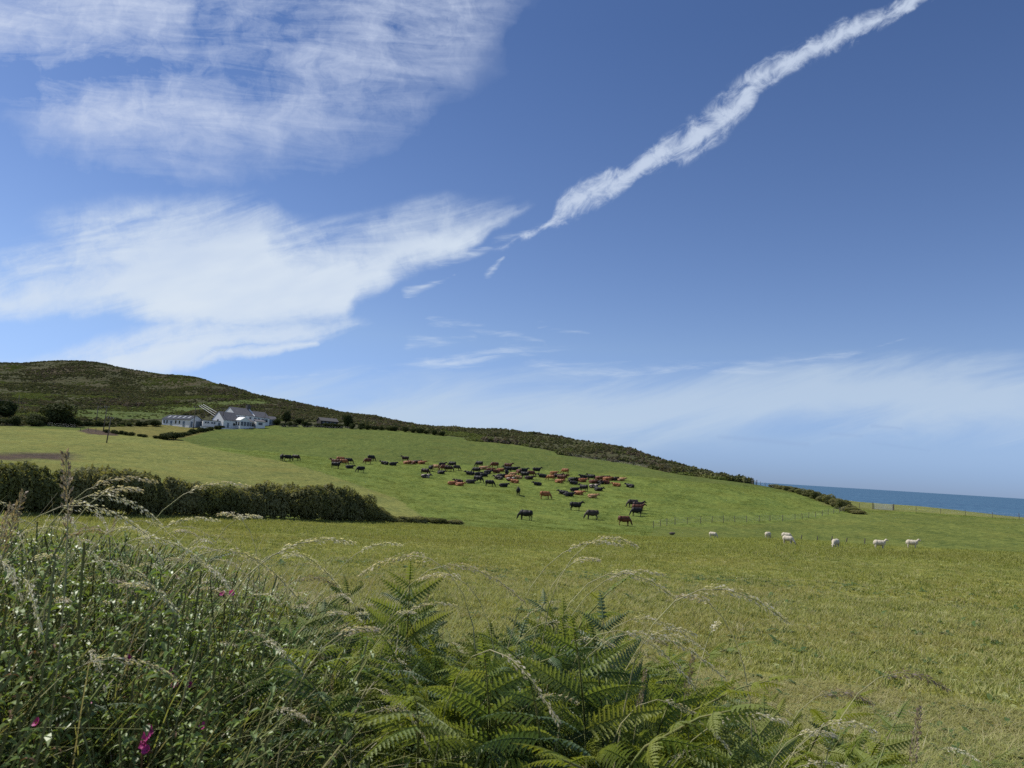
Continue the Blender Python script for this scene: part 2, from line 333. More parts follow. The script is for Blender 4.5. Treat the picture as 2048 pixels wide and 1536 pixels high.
def plain(name, col, rough=.8, spec=.25, var=.15, scale=3.0, bump=0.0, metal=0.0, col2=None, obj=True):
    m, n, out = mat(name)
    co = n.new('ShaderNodeTexCoord').outputs['Object'] if obj else wpos(n)
    nz = n.noise(co, scale, 5, .6)
    if col2: c = n.mix(n.rng(nz, .4, .65), (*col, 1), (*col2, 1))
    else: c = n.mix(nz, tuple(x * (1 - var) for x in col) + (1,), tuple(x * (1 + var) for x in col) + (1,))
    nm = None
    if bump:
        b = n.new('ShaderNodeBump'); b.inputs['Strength'].default_value = bump; b.inputs['Distance'].default_value = .02
        n.put(b.inputs['Height'], n.noise(co, scale * 8, 4, .6)); nm = b.outputs[0]
    n.l.new(principled(n, c, rough, spec, nm, metal), out.inputs[0]); return m

# ------------------------------------------------------------------ object helpers
COL = scn.collection
def tag(o, label=None, cat=None, group=None, kind=None):
    if label: o['label'] = label
    if cat: o['category'] = cat
    if group: o['group'] = group
    if kind: o['kind'] = kind
    return o
def link(name, me, parent=None, mats=None):
    o = bpy.data.objects.new(name, me); COL.objects.link(o)
    if parent is not None: o.parent = parent
    return o
def empty(name, loc, rz=0.0):
    o = bpy.data.objects.new(name, None); COL.objects.link(o); o.location = Vector(loc); o.rotation_euler = (0, 0, rz); o.empty_display_size = .3
    return o
def npmesh(name, V, Fc, m, smooth=False, tip=None, hue=None, slots=None):
    """mesh from arrays; Fc may hold triangles and quads (lists) or be one int array"""
    me = bpy.data.meshes.new(name)
    V = np.asarray(V, np.float32)
    if isinstance(Fc, np.ndarray):
        nf, k = Fc.shape
        me.vertices.add(len(V)); me.vertices.foreach_set('co', V.ravel())
        me.loops.add(nf * k); me.loops.foreach_set('vertex_index', Fc.astype(np.int32).ravel())
        me.polygons.add(nf); me.polygons.foreach_set('loop_start', np.arange(0, nf * k, k, dtype=np.int32))
        me.update(calc_edges=True)
    else:
        me.from_pydata(V.tolist(), [], Fc); me.update()
    if tip is not None:
        a = me.attributes.new('tip', 'FLOAT', 'POINT'); a.data.foreach_set('value', np.asarray(tip, np.float32))
    if hue is not None:
        a = me.attributes.new('hue', 'FLOAT', 'POINT'); a.data.foreach_set('value', np.asarray(hue, np.float32))
    for x in (m if isinstance(m, (list, tuple)) else [m]): me.materials.append(x)
    if slots is not None: me.polygons.foreach_set('material_index', np.asarray(slots, np.int32))
    if smooth: me.polygons.foreach_set('use_smooth', np.ones(len(me.polygons), bool))
    return me
class MB:
    """collects boxes, tubes and polygons into one mesh"""
    def __init__(s): s.v = []; s.f = []
    def add(s, V, Fc): b = len(s.v); s.v += [tuple(map(float, p)) for p in V]; s.f += [tuple(i + b for i in f) for f in Fc]; return s
    def box(s, x0, x1, y0, y1, z0, z1):
        V = [(x, y, z) for z in (z0, z1) for y in (y0, y1) for x in (x0, x1)]
        return s.add(V, [(0, 2, 3, 1), (4, 5, 7, 6), (0, 1, 5, 4), (2, 6, 7, 3), (0, 4, 6, 2), (1, 3, 7, 5)])
    def tube(s, pts, rad, n=5, cap=True):
        pts = [Vector(p) for p in pts]; rad = rad if hasattr(rad, '__len__') else [rad] * len(pts)
        V = []; up = Vector((0, 0, 1))
        for i, p in enumerate(pts):
            t = (pts[min(i + 1, len(pts) - 1)] - pts[max(i - 1, 0)]).normalized()
            a = t.cross(up if abs(t.z) < .95 else Vector((1, 0, 0))).normalized(); b = t.cross(a)
            V += [p + (a * math.cos(q) + b * math.sin(q)) * rad[i] for q in (2 * math.pi * k / n for k in range(n))]
        Fc = [(i * n + k, i * n + (k + 1) % n, (i + 1) * n + (k + 1) % n, (i + 1) * n + k) for i in range(len(pts) - 1) for k in range(n)]
        if cap: Fc += [tuple(range(n))[::-1], tuple(range((len(pts) - 1) * n, len(pts) * n))]
        return s.add(V, Fc)
    def slab(s, quad, th):
        """a planar quad given thickness th along its normal"""
        q = [Vector(p) for p in quad]; nr = (q[1] - q[0]).cross(q[2] - q[0]).normalized() * th
        V = q + [p + nr for p in q]; n = len(q)
        return s.add(V, [tuple(range(n))[::-1], tuple(range(n, 2 * n))] + [(i, (i + 1) % n, (i + 1) % n + n, i + n) for i in range(n)])
    def mesh(s, name, m, smooth=False): return npmesh(name, s.v, s.f, m, smooth)
    def build(s, name, m, parent=None, smooth=False): return link(name, s.mesh(name, m, smooth), parent)
def scatter(name, pts, rot, scl, idx, meshes, label, cat=None, kind='stuff'):
    """ONE stuff object: copies of the given meshes on points, for what nobody could count"""
    N = len(pts); me = bpy.data.meshes.new(name); me.vertices.add(N)
    me.vertices.foreach_set('co', np.asarray(pts, np.float32).ravel())
    a = me.attributes.new('rot', 'FLOAT_VECTOR', 'POINT'); a.data.foreach_set('vector', np.asarray(rot, np.float32).ravel())
    a = me.attributes.new('scl', 'FLOAT', 'POINT'); a.data.foreach_set('value', np.asarray(scl, np.float32))
    a = me.attributes.new('pick', 'INT', 'POINT'); a.data.foreach_set('value', np.asarray(idx, np.int32))
    src = bpy.data.collections.new(name + '_kinds')
    for k, m_ in enumerate(meshes):
        src.objects.link(bpy.data.objects.new('%s_kind_%02d' % (name, k), m_))
    o = link(name, me); g = bpy.data.node_groups.new(name + '_scatter', 'GeometryNodeTree')
    g.interface.new_socket('Geometry', in_out='INPUT', socket_type='NodeSocketGeometry')
    g.interface.new_socket('Geometry', in_out='OUTPUT', socket_type='NodeSocketGeometry')
    nd = g.nodes.new; gi = nd('NodeGroupInput'); go = nd('NodeGroupOutput'); iop = nd('GeometryNodeInstanceOnPoints'); ci = nd('GeometryNodeCollectionInfo')
    ci.inputs['Collection'].default_value = src; ci.inputs['Separate Children'].default_value = True; ci.inputs['Reset Children'].default_value = True
    iop.inputs['Pick Instance'].default_value = True
    def attr(nm, ty):
        q = nd('GeometryNodeInputNamedAttribute'); q.data_type = ty; q.inputs['Name'].default_value = nm
        return [x for x in q.outputs if x.enabled][0]
    g.links.new(gi.outputs[0], iop.inputs['Points']); g.links.new(ci.outputs[0], iop.inputs['Instance'])
    g.links.new(attr('rot', 'FLOAT_VECTOR'), iop.inputs['Rotation']); g.links.new(attr('scl', 'FLOAT'), iop.inputs['Scale'])
    g.links.new(attr('pick', 'INT'), iop.inputs['Instance Index']); g.links.new(iop.outputs[0], go.inputs[0])
    md = o.modifiers.new('scatter', 'NODES'); md.node_group = g
    return tag(o, label, cat, kind=kind)

# ------------------------------------------------------------------ ground
P_SCRUB_LINE = [(-900, 852), (0, 852), (60, 852), (250, 853), (330, 853), (560, 848), (700, 853), (820, 862), (920, 868), (935, 881), (1100, 894), (1118, 909), (1250, 926), (1340, 946), (1420, 956), (1495, 967)]
def scrubline(px): return np.interp(px, [p[0] for p in P_SCRUB_LINE], [p[1] for p in P_SCRUB_LINE])
SCRUB = P_SCRUB_LINE + [(1495, 600), (-900, 600)]
OLIVE = [(-1500, 840), (0, 851), (180, 862), (370, 882), (400, 893), (560, 922), (640, 944), (730, 975), (800, 1000), (850, 1038), (780, 1042), (400, 1010), (0, 985), (-1500, 985)]
ROUGH = [(175, 856), (330, 850), (560, 851), (450, 853), (385, 872), (350, 880), (190, 862)]
NEARLINE = [(-1500, 1000), (780, 1042), (950, 1043), (1150, 1050), (1320, 1060), (1500, 1068), (1700, 1076), (2048, 1086), (3500, 1120)]
def zone(x, y, z=None):
    """0 near coarse field, 1 pasture with the herd, 2 upper darker pasture, 3 mown olive field, 4 scrub, 5 rough grass, 6 cliff-top grass, 7 smooth paddock, 8 bank"""
    z = H(x, y) if z is None else z
    r = np.hypot(x, y); px, py = proj(x, y, z)
    jx = (fbm(x, y, 6, 3) - .5) * 10; jy = (fbm(x + 31, y, 5, 3) - .5) * 3.5
    a, b = px + jx, py + jy
    Z = np.full(np.shape(x), 1)
    Z[(r > 196) & (b < np.interp(a, [400, 560, 700, 860, 1000, 1200, 1340, 1500, 1600], [893, 905, 920, 924, 935, 946, 959, 973, 985])) & (a < 1640)] = 2
    Z[inpoly(a, b, OLIVE) & (r > 60)] = 3
    sc = inpoly(px, py + jy, SCRUB) | (r > np.interp(np.arctan2(x, y), AZ, Rk[10]) + 4); Z[sc & (r > 225) & (px < 1500)] = 4
    Z[(a > 1640) & (r > 192)] = 6
    Z[inpoly(px, py, ROUGH) & (r > 200) & (r < 330)] = 5
    Z[(a > 1300) & (r > 80) & (b > np.interp(a, [1300, 1320, 1500, 1600, 1690, 1740, 2048, 3000], [1062, 1056, 1049, 1042, 1026, 1024, 1041, 1100])) & (r < 215)] = 7
    Z[(r < np.interp(np.arctan2(x, y), AZ, Rk[6]) + 6) & (b > np.interp(a, [q[0] for q in NEARLINE], [q[1] for q in NEARLINE]))] = 0
    Z[(r < 60)] = 0
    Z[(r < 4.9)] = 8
    back = (y < 0) | (np.abs(np.arctan2(x, y)) > math.radians(60)); Z[back & (r > 5)] = 0
    return Z
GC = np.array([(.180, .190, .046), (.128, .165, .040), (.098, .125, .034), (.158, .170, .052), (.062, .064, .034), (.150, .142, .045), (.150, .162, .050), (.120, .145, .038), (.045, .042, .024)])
az = np.concatenate([np.radians(np.arange(-180, -60, 3)), np.radians(np.arange(-60, 60, .22)), np.radians(np.arange(60, 180, 3))])
rr = np.concatenate([np.exp(np.linspace(math.log(.3), math.log(60), 150))[:-1], np.exp(np.linspace(math.log(60), math.log(800), 330))[:-1], np.exp(np.linspace(math.log(800), math.log(3100), 24))])
A_, R_ = np.meshgrid(az, rr, indexing='ij'); X_ = np.sin(A_) * R_; Y_ = np.cos(A_) * R_
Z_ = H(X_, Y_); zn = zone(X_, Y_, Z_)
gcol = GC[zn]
# patches that belong to the ground itself: bare soil gateway, dry rings, bracken and grass on the hill
ppx, ppy = proj(X_, Y_, Z_)
soil = np.clip(1.6 - np.abs((ppy + (fbm(X_, Y_, 4, 3) - .5) * 8 - 913) / 6.0), 0, 1) * (ppx < 170) * (R_ > 70) * np.clip((175 - ppx) / 60, 0, 1)
soil = np.maximum(soil, inpoly(ppx, ppy, [(155, 862), (175, 857), (240, 866), (235, 872), (180, 868)]) * 1.0 * (R_ > 150))
gcol = gcol * (1 - soil[..., None]) + np.array((.075, .058, .045)) * soil[..., None]
gr = np.clip(inpoly(ppx, ppy, [(120, 822), (300, 812), (520, 797), (545, 806), (420, 818), (330, 838), (150, 838)]) * (.4 + fbm(X_, Y_, 18, 3)), 0, 1) * (zn == 4)
gcol = gcol * (1 - gr[..., None]) + np.array((.085, .115, .035)) * gr[..., None]
hz = np.clip((fbm(X_ + 300, Y_, 60, 4) - .42) * 5, 0, 1) * (zn == 4) * np.clip((R_ - 480) / 150, 0, 1) * .6
gcol = gcol * (1 - hz[..., None]) + np.array((.085, .060, .045)) * hz[..., None]
far_ = (np.clip((R_ - 40) / 40, 0, 1) * (zn == 0))[..., None]; gcol = gcol * (1 - far_) + np.array((.180, .200, .050)) * far_
gcol = gcol * (.86 + .28 * fbm(X_, Y_, 22, 4))[..., None]
na, nr = A_.shape; idx = np.arange(na * nr).reshape(na, nr); nxt = np.roll(idx, -1, 0)
Fq = np.stack([idx[:, :-1], idx[:, 1:], nxt[:, 1:], nxt[:, :-1]], -1).reshape(-1, 4)
V_ = np.stack([X_, Y_, Z_], -1).reshape(-1, 3)
# close the small hole under the viewer's feet
V_ = np.vstack([V_, [[0, 0, float(H(0., .06))]]]); c0 = len(V_) - 1
gm, n, out = mat('ground')
att = n.new('ShaderNodeAttribute', attribute_name='ground_colour').outputs['Color']
pw = wpos(n); fine = n.noise(pw, 9.0, 5, .7); mid = n.noise(pw, 1.1, 5, .62); big = n.noise(pw, .11, 4, .55)
v = n.m('ADD', n.m('MULTIPLY', n.m('SUBTRACT', fine, .5), 1.1), n.m('ADD', n.m('MULTIPLY', n.m('SUBTRACT', mid, .5), 2.4), n.m('MULTIPLY', n.m('SUBTRACT', n.noise(n.vm('MULTIPLY', pw, (1, .45, 1)), .32, 4, .6), .5), 1.0)))
c = n.mix(1.0, att, n.xyz(n.m('ADD', v, 1.0), n.m('ADD', n.m('MULTIPLY', v, .8), 1.0), n.m('ADD', n.m('MULTIPLY', v, .7), 1.0)), 'MULTIPLY')
c = n.mix(n.m('MULTIPLY', n.rng(big, .45, .7), .35), c, n.mix(1.0, att, (1.25, 1.02, .95, 1), 'MULTIPLY'))
bp = n.new('ShaderNodeBump'); bp.inputs['Strength'].default_value = .8; bp.inputs['Distance'].default_value = .22
n.put(bp.inputs['Height'], n.m('ADD', n.noise(pw, 3.2, 6, .7), n.m('MULTIPLY', mid, .8)))
n.l.new(principled(n, c, 1.0, .02, bp.outputs[0]), out.inputs[0])
gme = npmesh('ground', V_, Fq, gm, smooth=True)
b = bmesh.new(); b.from_mesh(gme); b.verts.ensure_lookup_table()
for i in range(na): b.faces.new((b.verts[c0], b.verts[int(idx[i, 0])], b.verts[int(idx[(i + 1) % na, 0])]))
bmesh.ops.recalc_face_normals(b, faces=b.faces); b.to_mesh(gme); b.free()
if gme.polygons[1000].normal.z < 0: gme.flip_normals()
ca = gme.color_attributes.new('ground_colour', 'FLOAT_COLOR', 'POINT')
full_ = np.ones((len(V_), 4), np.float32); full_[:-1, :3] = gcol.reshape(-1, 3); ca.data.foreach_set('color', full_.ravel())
tag(link('ground', gme), kind='structure')

# sea, one sheet to the horizon
sm, n, out = mat('sea_water')
pw = wpos(n); mp = n.new('ShaderNodeMapping'); n.put(mp.inputs['Vector'], pw); mp.inputs['Rotation'].default_value = (0, 0, .5)
q_ = n.vm('MULTIPLY', mp.outputs[0], (1, .22, 1))
w1 = n.noise(q_, .03, 6, .66); w2 = n.noise(pw, .0016, 4, .5)
c = n.mix(n.rng(w2, .35, .65), (.016, .062, .120, 1), (.028, .090, .150, 1)); c = n.mix(n.rng(w1, .38, .66), c, (.050, .120, .185, 1))
foam = n.rng(n.noise(n.vm('MULTIPLY', mp.outputs[0], (1, .25, 1)), .045, 3, .6), .70, .74)
foam = n.m('MULTIPLY', foam, n.rng(n.noise(pw, .0022, 2, .5), .48, .58))
c = n.mix(foam, c, (.75, .78, .8, 1))
bp = n.new('ShaderNodeBump'); bp.inputs['Strength'].default_value = .55; bp.inputs['Distance'].default_value = 1.2; n.put(bp.inputs['Height'], n.noise(q_, .12, 6, .65))
n.l.new(principled(n, c, n.mix(foam, (.45, .45, .45, 1), (.9, .9, .9, 1)), .35, bp.outputs[0]), out.inputs[0])
ang = np.radians(np.arange(0, 360, 2)); rs = [1.0, 300, 700, 1500, 3000, 6000, 12000, 25000, 60000]
Vs = [(0, 0, 0)] + [(math.sin(t) * r, math.cos(t) * r, 0) for r in rs for t in ang]
m_ = len(ang); Fs = [(0, 1 + (i + 1) % m_, 1 + i) for i in range(m_)]
for k in range(len(rs) - 1):
    for i in range(m_):
        a_ = 1 + k * m_ + i; b_ = 1 + k * m_ + (i + 1) % m_; Fs.append((a_, b_, b_ + m_, a_ + m_))
sme = npmesh('sea', Vs, Fs, sm)
if sme.polygons[500].normal.z < 0: sme.flip_normals()
tag(link('sea', sme), kind='structure')

# ------------------------------------------------------------------ foliage builders
def leafcloud(name, n, rad, leaf, m, seed, lumps=9, lump=.35, flat=0.0, zc=0.0, bottom=-.75, aspect=1.6):
    """a crown: leaf-sized rhombs through the volume of several lobes, denser towards their outsides"""
    g = np.random.default_rng(seed)
    C = g.normal(size=(lumps, 3)); C /= np.linalg.norm(C, axis=1, keepdims=True); C *= g.uniform(.25, .72, (lumps, 1)); C[:, 2] = np.maximum(C[:, 2], bottom * .6)
    Cr = g.uniform(lump, lump * 1.7, lumps)
    k = g.integers(0, lumps, n); d = g.normal(size=(n, 3)); d /= np.linalg.norm(d, axis=1, keepdims=True)
    p = C[k] + d * (Cr[k] * g.uniform(.35, 1.0, n) ** .45)[:, None]
    p[:, 2] = np.maximum(p[:, 2], bottom + g.uniform(0, .1, n)); p = p * np.asarray(rad) + np.array([0, 0, zc])
    nrm = d + g.normal(size=(n, 3)) * .6; nrm /= np.linalg.norm(nrm, axis=1, keepdims=True)
    t = np.cross(nrm, g.normal(size=(n, 3))); t /= np.linalg.norm(t, axis=1, keepdims=True); b = np.cross(nrm, t)
    s = leaf * g.uniform(.6, 1.4, n)[:, None]
    V = np.stack([p - t * s * aspect * .5, p + b * s * .42, p + t * s * aspect * .5, p - b * s * .42], 1).reshape(-1, 3)
    return npmesh(name, V, np.arange(n * 4).reshape(n, 4), m, hue=np.repeat(g.uniform(0, .22, n), 4))
def trunkmesh(name, h, r, m, seed, limbs=5, spread=.6):
    g = random.Random(seed); mb = MB(); mb.tube([(0, 0, -.3), (g.uniform(-.1, .1) * h * .3, 0, h * .5), (g.uniform(-.1, .1) * h, 0, h)], [r, r * .7, r * .3], 6)
    for i in range(limbs):
        a = g.uniform(0, 6.28); z = h * g.uniform(.25, .7); l = h * spread * g.uniform(.5, 1)
        mb.tube([(0, 0, z), (math.cos(a) * l * .5, math.sin(a) * l * .5, z + l * .35), (math.cos(a) * l, math.sin(a) * l, z + l * .75)], [r * .5, r * .3, r * .1], 5)
    return mb.mesh(name, m, True)
M_bark = plain('bark', (.085, .065, .048), .9, .1, .3, 6, .5)
M_hedge = leafmat('hedge_leaves', [(.11, .118, .046), (.17, .178, .068), (.22, .21, .095), (.13, .138, .055)], .32, .8, .14, attr='hue')
M_scrub = leafmat('scrub_leaves', [(.095, .100, .048), (.125, .130, .058), (.150, .142, .075), (.105, .108, .055)], .2, .9, .04, .025, (.135, .105, .085), attr='hue')
M_gorse = leafmat('gorse_leaves', [(.075, .085, .036), (.100, .108, .044), (.125, .128, .055)], .15, .9, .04, attr='hue')
M_green = leafmat('bracken_far', [(.110, .140, .040), (.140, .170, .050), (.16, .17, .06)], .2, .9, .05, attr='hue')
M_tree = leafmat('tree_leaves', [(.030, .044, .015), (.046, .060, .020), (.062, .072, .026)], .15, .8, .08, attr='hue')

# ------------------------------------------------------------------ the dark hedge across the near field
hedge_line = [(-60, 990, 2.8), (0, 997, 2.9), (60, 1000, 2.9), (125, 1003, 2.9), (180, 1004, 2.9), (235, 1006, 2.9), (290, 1010, 2.8), (345, 1014, 2.6), (395, 1017, 2.3), (440, 1020, 2.3), (485, 1023, 2.5),
              (525, 1025, 2.9), (565, 1029, 2.8), (605, 1032, 3.0), (645, 1034, 3.3), (685, 1036, 3.2), (718, 1038, 2.7), (750, 1039, 1.6), (780, 1041, 1.0), (812, 1042, .75), (845, 1042, .75), (880, 1042, .7), (915, 1043, .55)]
hv = [leafcloud('hedge_foliage', 5200, (1, 1, 1), .105, M_hedge, 40 + i, 12, .36, bottom=-.9) for i in range(4)]
hs = trunkmesh('hedge_stem', 1.2, .07, M_bark, 3, 6, .8)
hedge = empty('hedge', hit(400, 1017)); tag(hedge, 'long dark green hedge tapering to low tufts across the middle of the near field', 'hedge')
# the hedge stands in a straight run about fifty to eighty metres off
def hpos(px, i, n):
    r = np.interp(px, [-60, 0, 400, 780, 915], [48, 49, 57, 74, 82]); d = raydir(px, 1010); h = math.hypot(d[0], d[1])
    return np.array([d[0] / h * r, d[1] / h * r])
pts_h = [hpos(p[0], 0, 0) for p in hedge_line]
for i, (px, py, h) in enumerate(hedge_line):
    q = pts_h[i]; z = float(H(q[0], q[1]))
    gap = np.linalg.norm(pts_h[min(i + 1, len(pts_h) - 1)] - pts_h[max(i - 1, 0)]) / (2 if 0 < i < len(pts_h) - 1 else 1)
    for k in range(2 if h > 1.2 else 1):
        o = link('shrub', hv[(i + k) % 4], hedge); w = gap * .62 + .2
        off = (k * .5 - .25) * gap
        dx = pts_h[min(i + 1, len(pts_h) - 1)] - pts_h[max(i - 1, 0)]; dx = dx / np.linalg.norm(dx)
        hh = h * random.uniform(.92, 1.06); o.scale = (w, max(.8, min(1.5, h * .5)), hh * .56)
        p = Vector((q[0] + dx[0] * off, q[1] + dx[1] * off, z + hh * .50)); o.location = p - hedge.location
        o.rotation_euler = (0, 0, math.atan2(dx[1], dx[0]) + random.choice([0, math.pi]) + random.uniform(-.15, .15))
    if h > 1.2:
        s = link('stem', hs, hedge); s.location = Vector((q[0], q[1], z)) - hedge.location; s.scale = (.8, .8, h / 3.2)

# low clipped hedge on the brow beyond the paddock
h2 = empty('hedge', hit(1600, 992)); tag(h2, 'low dark hedge running down the brow beside the sea field to the wooden hurdle', 'hedge')
h2_line = [(1550, 976, 1.1), (1562, 979, 1.3), (1576, 982, 1.45), (1590, 985, 1.6), (1604, 990, 1.8), (1618, 994, 2.0), (1632, 999, 2.2), (1646, 1004, 2.3), (1660, 1009, 2.4), (1673, 1014, 2.3), (1686, 1019, 2.2), (1697, 1023, 1.8), (1707, 1026, 1.2), (1716, 1028, .8)]
for i, (px, py, h) in enumerate(h2_line):
    q = hit(px, py); o = link('shrub', hv[i % 4], h2); hh = h * random.uniform(.9, 1.1)
    o.scale = (2.0, 1.3, hh * .62); o.location = Vector(q) + Vector((0, 0, hh * .42)) - h2.location; o.rotation_euler = (0, 0, random.uniform(-.3, .3) + (i % 2) * 3.14)

# ------------------------------------------------------------------ trees round the farm
tree_specs = [  # picture x, base y, range, height, width, label
 (110, 846, 285, 8.2, 12.5, 'big round dark tree by itself at the left end of the farm track'),
 (2, 846, 300, 8.0, 9, 'dark tree cut by the left edge of the view below the hill'),
 (310, 852, 300, 2.9, 4.6, 'rounded grey-green bush just left of the long white barn'),
 (695, 849, 318, 6.2, 5.0, 'small dark tree just right of the timber hut'),
 (571, 846, 335, 6.6, 4.2, 'narrow dark tree right of the white farmhouse'),
 (552, 848, 322, 3.2, 4.0, 'low garden bush at the right end of the farmhouse'),
 (600, 846, 330, 3.0, 6.0, 'low spreading bush between farmhouse and timber hut'),
 (75, 850, 282, 4.0, 8.0, 'lower bush leaning against the left side of the round tree'),
 (143, 851, 284, 3.2, 6.0, 'low bush at the right foot of the round dark tree'),
 (722, 851, 318, 2.6, 4.2, 'small round bush at the right edge of the farm garden'),
 (345, 880, 240, 2.6, 5.0, 'dark bramble bush on the field bank below the barn'),
 (330, 879, 238, 2.2, 4.0, 'smaller bramble bush left of the dark one below the barn'),
]
tv = [leafcloud('tree_foliage', 2600, (1, 1, 1), .11, M_tree, 70 + i, 14, .33, bottom=-.8) for i in range(3)]
tt = trunkmesh('tree_trunk', 1.0, .05, M_bark, 9, 6, .5)
for i, (px, py, r, h, w, lab) in enumerate(tree_specs):
    q, _ = at_range(px, py, r); t = empty('tree' if h > 4.5 else 'bush', q); tag(t, lab, 'tree' if h > 4.5 else 'bush')
    o = link('crown', tv[i % 3], t); o.scale = (w * .55, w * .5, h * .56); o.location = (0, 0, h * .42); o.rotation_euler = (0, 0, i * 1.3)
    if h > 4.5: s = link('trunk', tt, t); s.scale = (h, h, h * .6)

# field-edge hedges and banks at the foot of the hill (low, ragged)
def bushrow(name, pts, h, w, label, step=3.0, mats=tv, jit=.25):
    P_ = [Vector(at_range(*p)[0]) if len(p) == 3 else Vector(hit(*p)) for p in pts]; root = empty(name, P_[0]); tag(root, label, 'hedge'); k = 0
    for a, b in zip(P_, P_[1:]):
        L = (b - a).length; n_ = max(1, int(L / step))
        for j in range(n_):
            p = a.lerp(b, (j + random.uniform(.2, .8)) / n_); p.z = float(H(p.x, p.y)); hh = h * random.uniform(1 - jit, 1 + jit)
            o = link('shrub', mats[k % len(mats)], root); o.scale = (w * random.uniform(.8, 1.2), w * .6, hh * .6); o.location = p + Vector((0, 0, hh * .4)) - root.location; o.rotation_euler = (0, 0, random.uniform(0, 6.28)); k += 1
    return root
bushrow('hedge', [(-60, 852, 268), (20, 852, 270), (75, 852, 275)], 2.6, 3.2, 'dark roadside hedge at the left edge under the round tree')
bushrow('hedge', [(150, 853, 288), (230, 854, 296), (300, 853, 300)], 1.7, 2.0, 'low ragged hedge between the round tree and the barn')
bushrow('hedge', [(205, 866, 258), (225, 868, 255), (255, 874, 246), (300, 877, 241), (330, 879, 238)], 1.1, 1.5, 'low ragged hedge curving right from the leaning pole to the brambles', 2.4)
bushrow('hedge', [(355, 876, 250), (385, 868, 272), (420, 861, 290), (450, 856, 300), (500, 853, 306)], 1.4, 1.7, 'low bramble hedge climbing from the brambles to the farmhouse wall', 2.6)
bushrow('hedge', [(560, 852, 312), (600, 851, 314), (640, 851, 315), (690, 852, 314)], 2.1, 2.4, 'thick dark garden hedge in front of the timber hut', 2.6)
bushrow('hedge', [(700, 855, 312), (770, 859, 311), (830, 864, 306), (890, 868, 302)], 2.2, 2.2, 'dark gorse edge along the top of the pasture right of the hut', 2.8)

# ------------------------------------------------------------------ poles
M_wood = plain('weathered_wood', (.135, .115, .095), .9, .1, .3, 4, .4)
M_post = plain('fence_post_wood', (.12, .105, .088), .9, .1, .35, 5, .4)
M_steel = plain('galvanised_steel', (.50, .50, .50), .6, .4, .12, 6, 0, .2)
def pole(px, py, r, top_py, label, lean=0.0, arm=True):
    q, _ = at_range(px, py, r); _, zt = at_range(px, top_py, r); h = zt - q[2]
    t = empty('utility_pole', q); tag(t, label, 'utility pole'); t.rotation_euler = (0, lean, 0)
    MB().tube([(0, 0, -.4), (0, 0, h * .5), (0, 0, h)], [.16, .14, .11], 8).build('post', M_wood, t, True)
    if arm:
        MB().box(-.8, .8, -.16, -.08, h - .35, h - .22).build('crossarm', M_wood, t)
        for x in (-.7, 0, .7): MB().tube([(x, -.12, h - .22), (x, -.12, h - .10), (x, -.12, h + .02)], [.05, .06, .04], 6).build('insulator', M_steel, t)
    return Vector(q) + Vector((math.sin(lean) * h, 0, h - .1))
wires = [pole(213, 887, 208, 834, 'tall leaning utility pole standing alone in the open field', .05),
         pole(207, 858, 262, 812, 'utility pole at the bank behind the leaning pole', .03),
         pole(192, 848, 292, 811, 'thin utility pole left of the others behind the field hedge', 0, False),
         pole(387, 853, 292, 813, 'utility pole in front of the right end of the barn'),
         pole(444, 853, 300, 816, 'utility pole in front of the left farmhouse gable'),
         pole(34, 826, 380, 790, 'small distant utility pole on the lower hillside at left', 0, False),
         pole(528, 852, 306, 822, 'thin pole at the right end of the farmhouse', 0, False),
         pole(702, 850, 318, 829, 'thin post beside the small dark tree right of the hut', 0, False)]
M_wire = plain('wire', (.05, .05, .05), .6, .3, .05, 1)
for (a, b, lab) in ((0, 3, 'sagging power line from the leaning field pole to the barn pole'), (3, 4, 'short power line between barn pole and farmhouse pole'), (1, 2, 'power line between the two poles behind the field hedge')):
    A, B_ = wires[a], wires[b]; pts = [A.lerp(B_, t / 16) - Vector((0, 0, 4 * (t / 16) * (1 - t / 16) * (A - B_).length * .02)) for t in range(17)]
    tag(MB().tube([p for p in pts], .018, 4).build('power_line', M_wire), lab, 'power line')

# ------------------------------------------------------------------ fences
def fence(pts, label, spacing, ph, wire=True, thick=.055, npix=None, ranges=None, group=None):
    """pts: picture points of the post feet; posts evenly spaced along them"""
    P_ = [Vector(hit(*p, 80)) if len(p) == 2 else Vector(at_range(*p)[0]) for p in pts]
    L = [0]
    for a, b in zip(P_, P_[1:]): L.append(L[-1] + (b - a).length)
    n_ = max(2, round(L[-1] / spacing) + 1); root = empty('fence', P_[0]); tag(root, label, 'fence'); tops = []
    me = [MB().tube([(0, 0, -.3), (0, 0, ph * .6), (s, 0, ph)], [thick, thick * .95, thick * .85], 6).mesh('post', M_post) for s in (-.03, .0, .04)]
    for i in range(n_):
        s = L[-1] * i / (n_ - 1); k = min(max(int(np.searchsorted(L, s)) - 1, 0), len(P_) - 2); p = P_[k].lerp(P_[k + 1], (s - L[k]) / max(L[k + 1] - L[k], 1e-6))
        p = p + Vector((random.uniform(-.12, .12), random.uniform(-.12, .12), 0)); p.z = float(H(p.x, p.y))
        o = link('post', me[i % 3], root); o.location = p - root.location; o.rotation_euler = (random.uniform(-.05, .05), random.uniform(-.06, .06), random.uniform(0, 6)); hh = random.uniform(.88, 1.1); o.scale = (1, 1, hh); tops.append(p - root.location)
    if wire:
        for z in (ph * .92, ph * .72, ph * .52, ph * .36, ph * .2):
            MB().tube([t + Vector((0, 0, z)) for t in tops], .0055, 3, False).build('wire', M_steel, root)
    return root
fence([(1306, 1056), (1326, 1053), (1345, 1050), (1400, 1047), (1460, 1045), (1540, 1043), (1590, 1041), (1640, 1033), (1690, 1024)], 'curving post and wire fence between the herd and the sheep paddock', 3.3, 1.25)
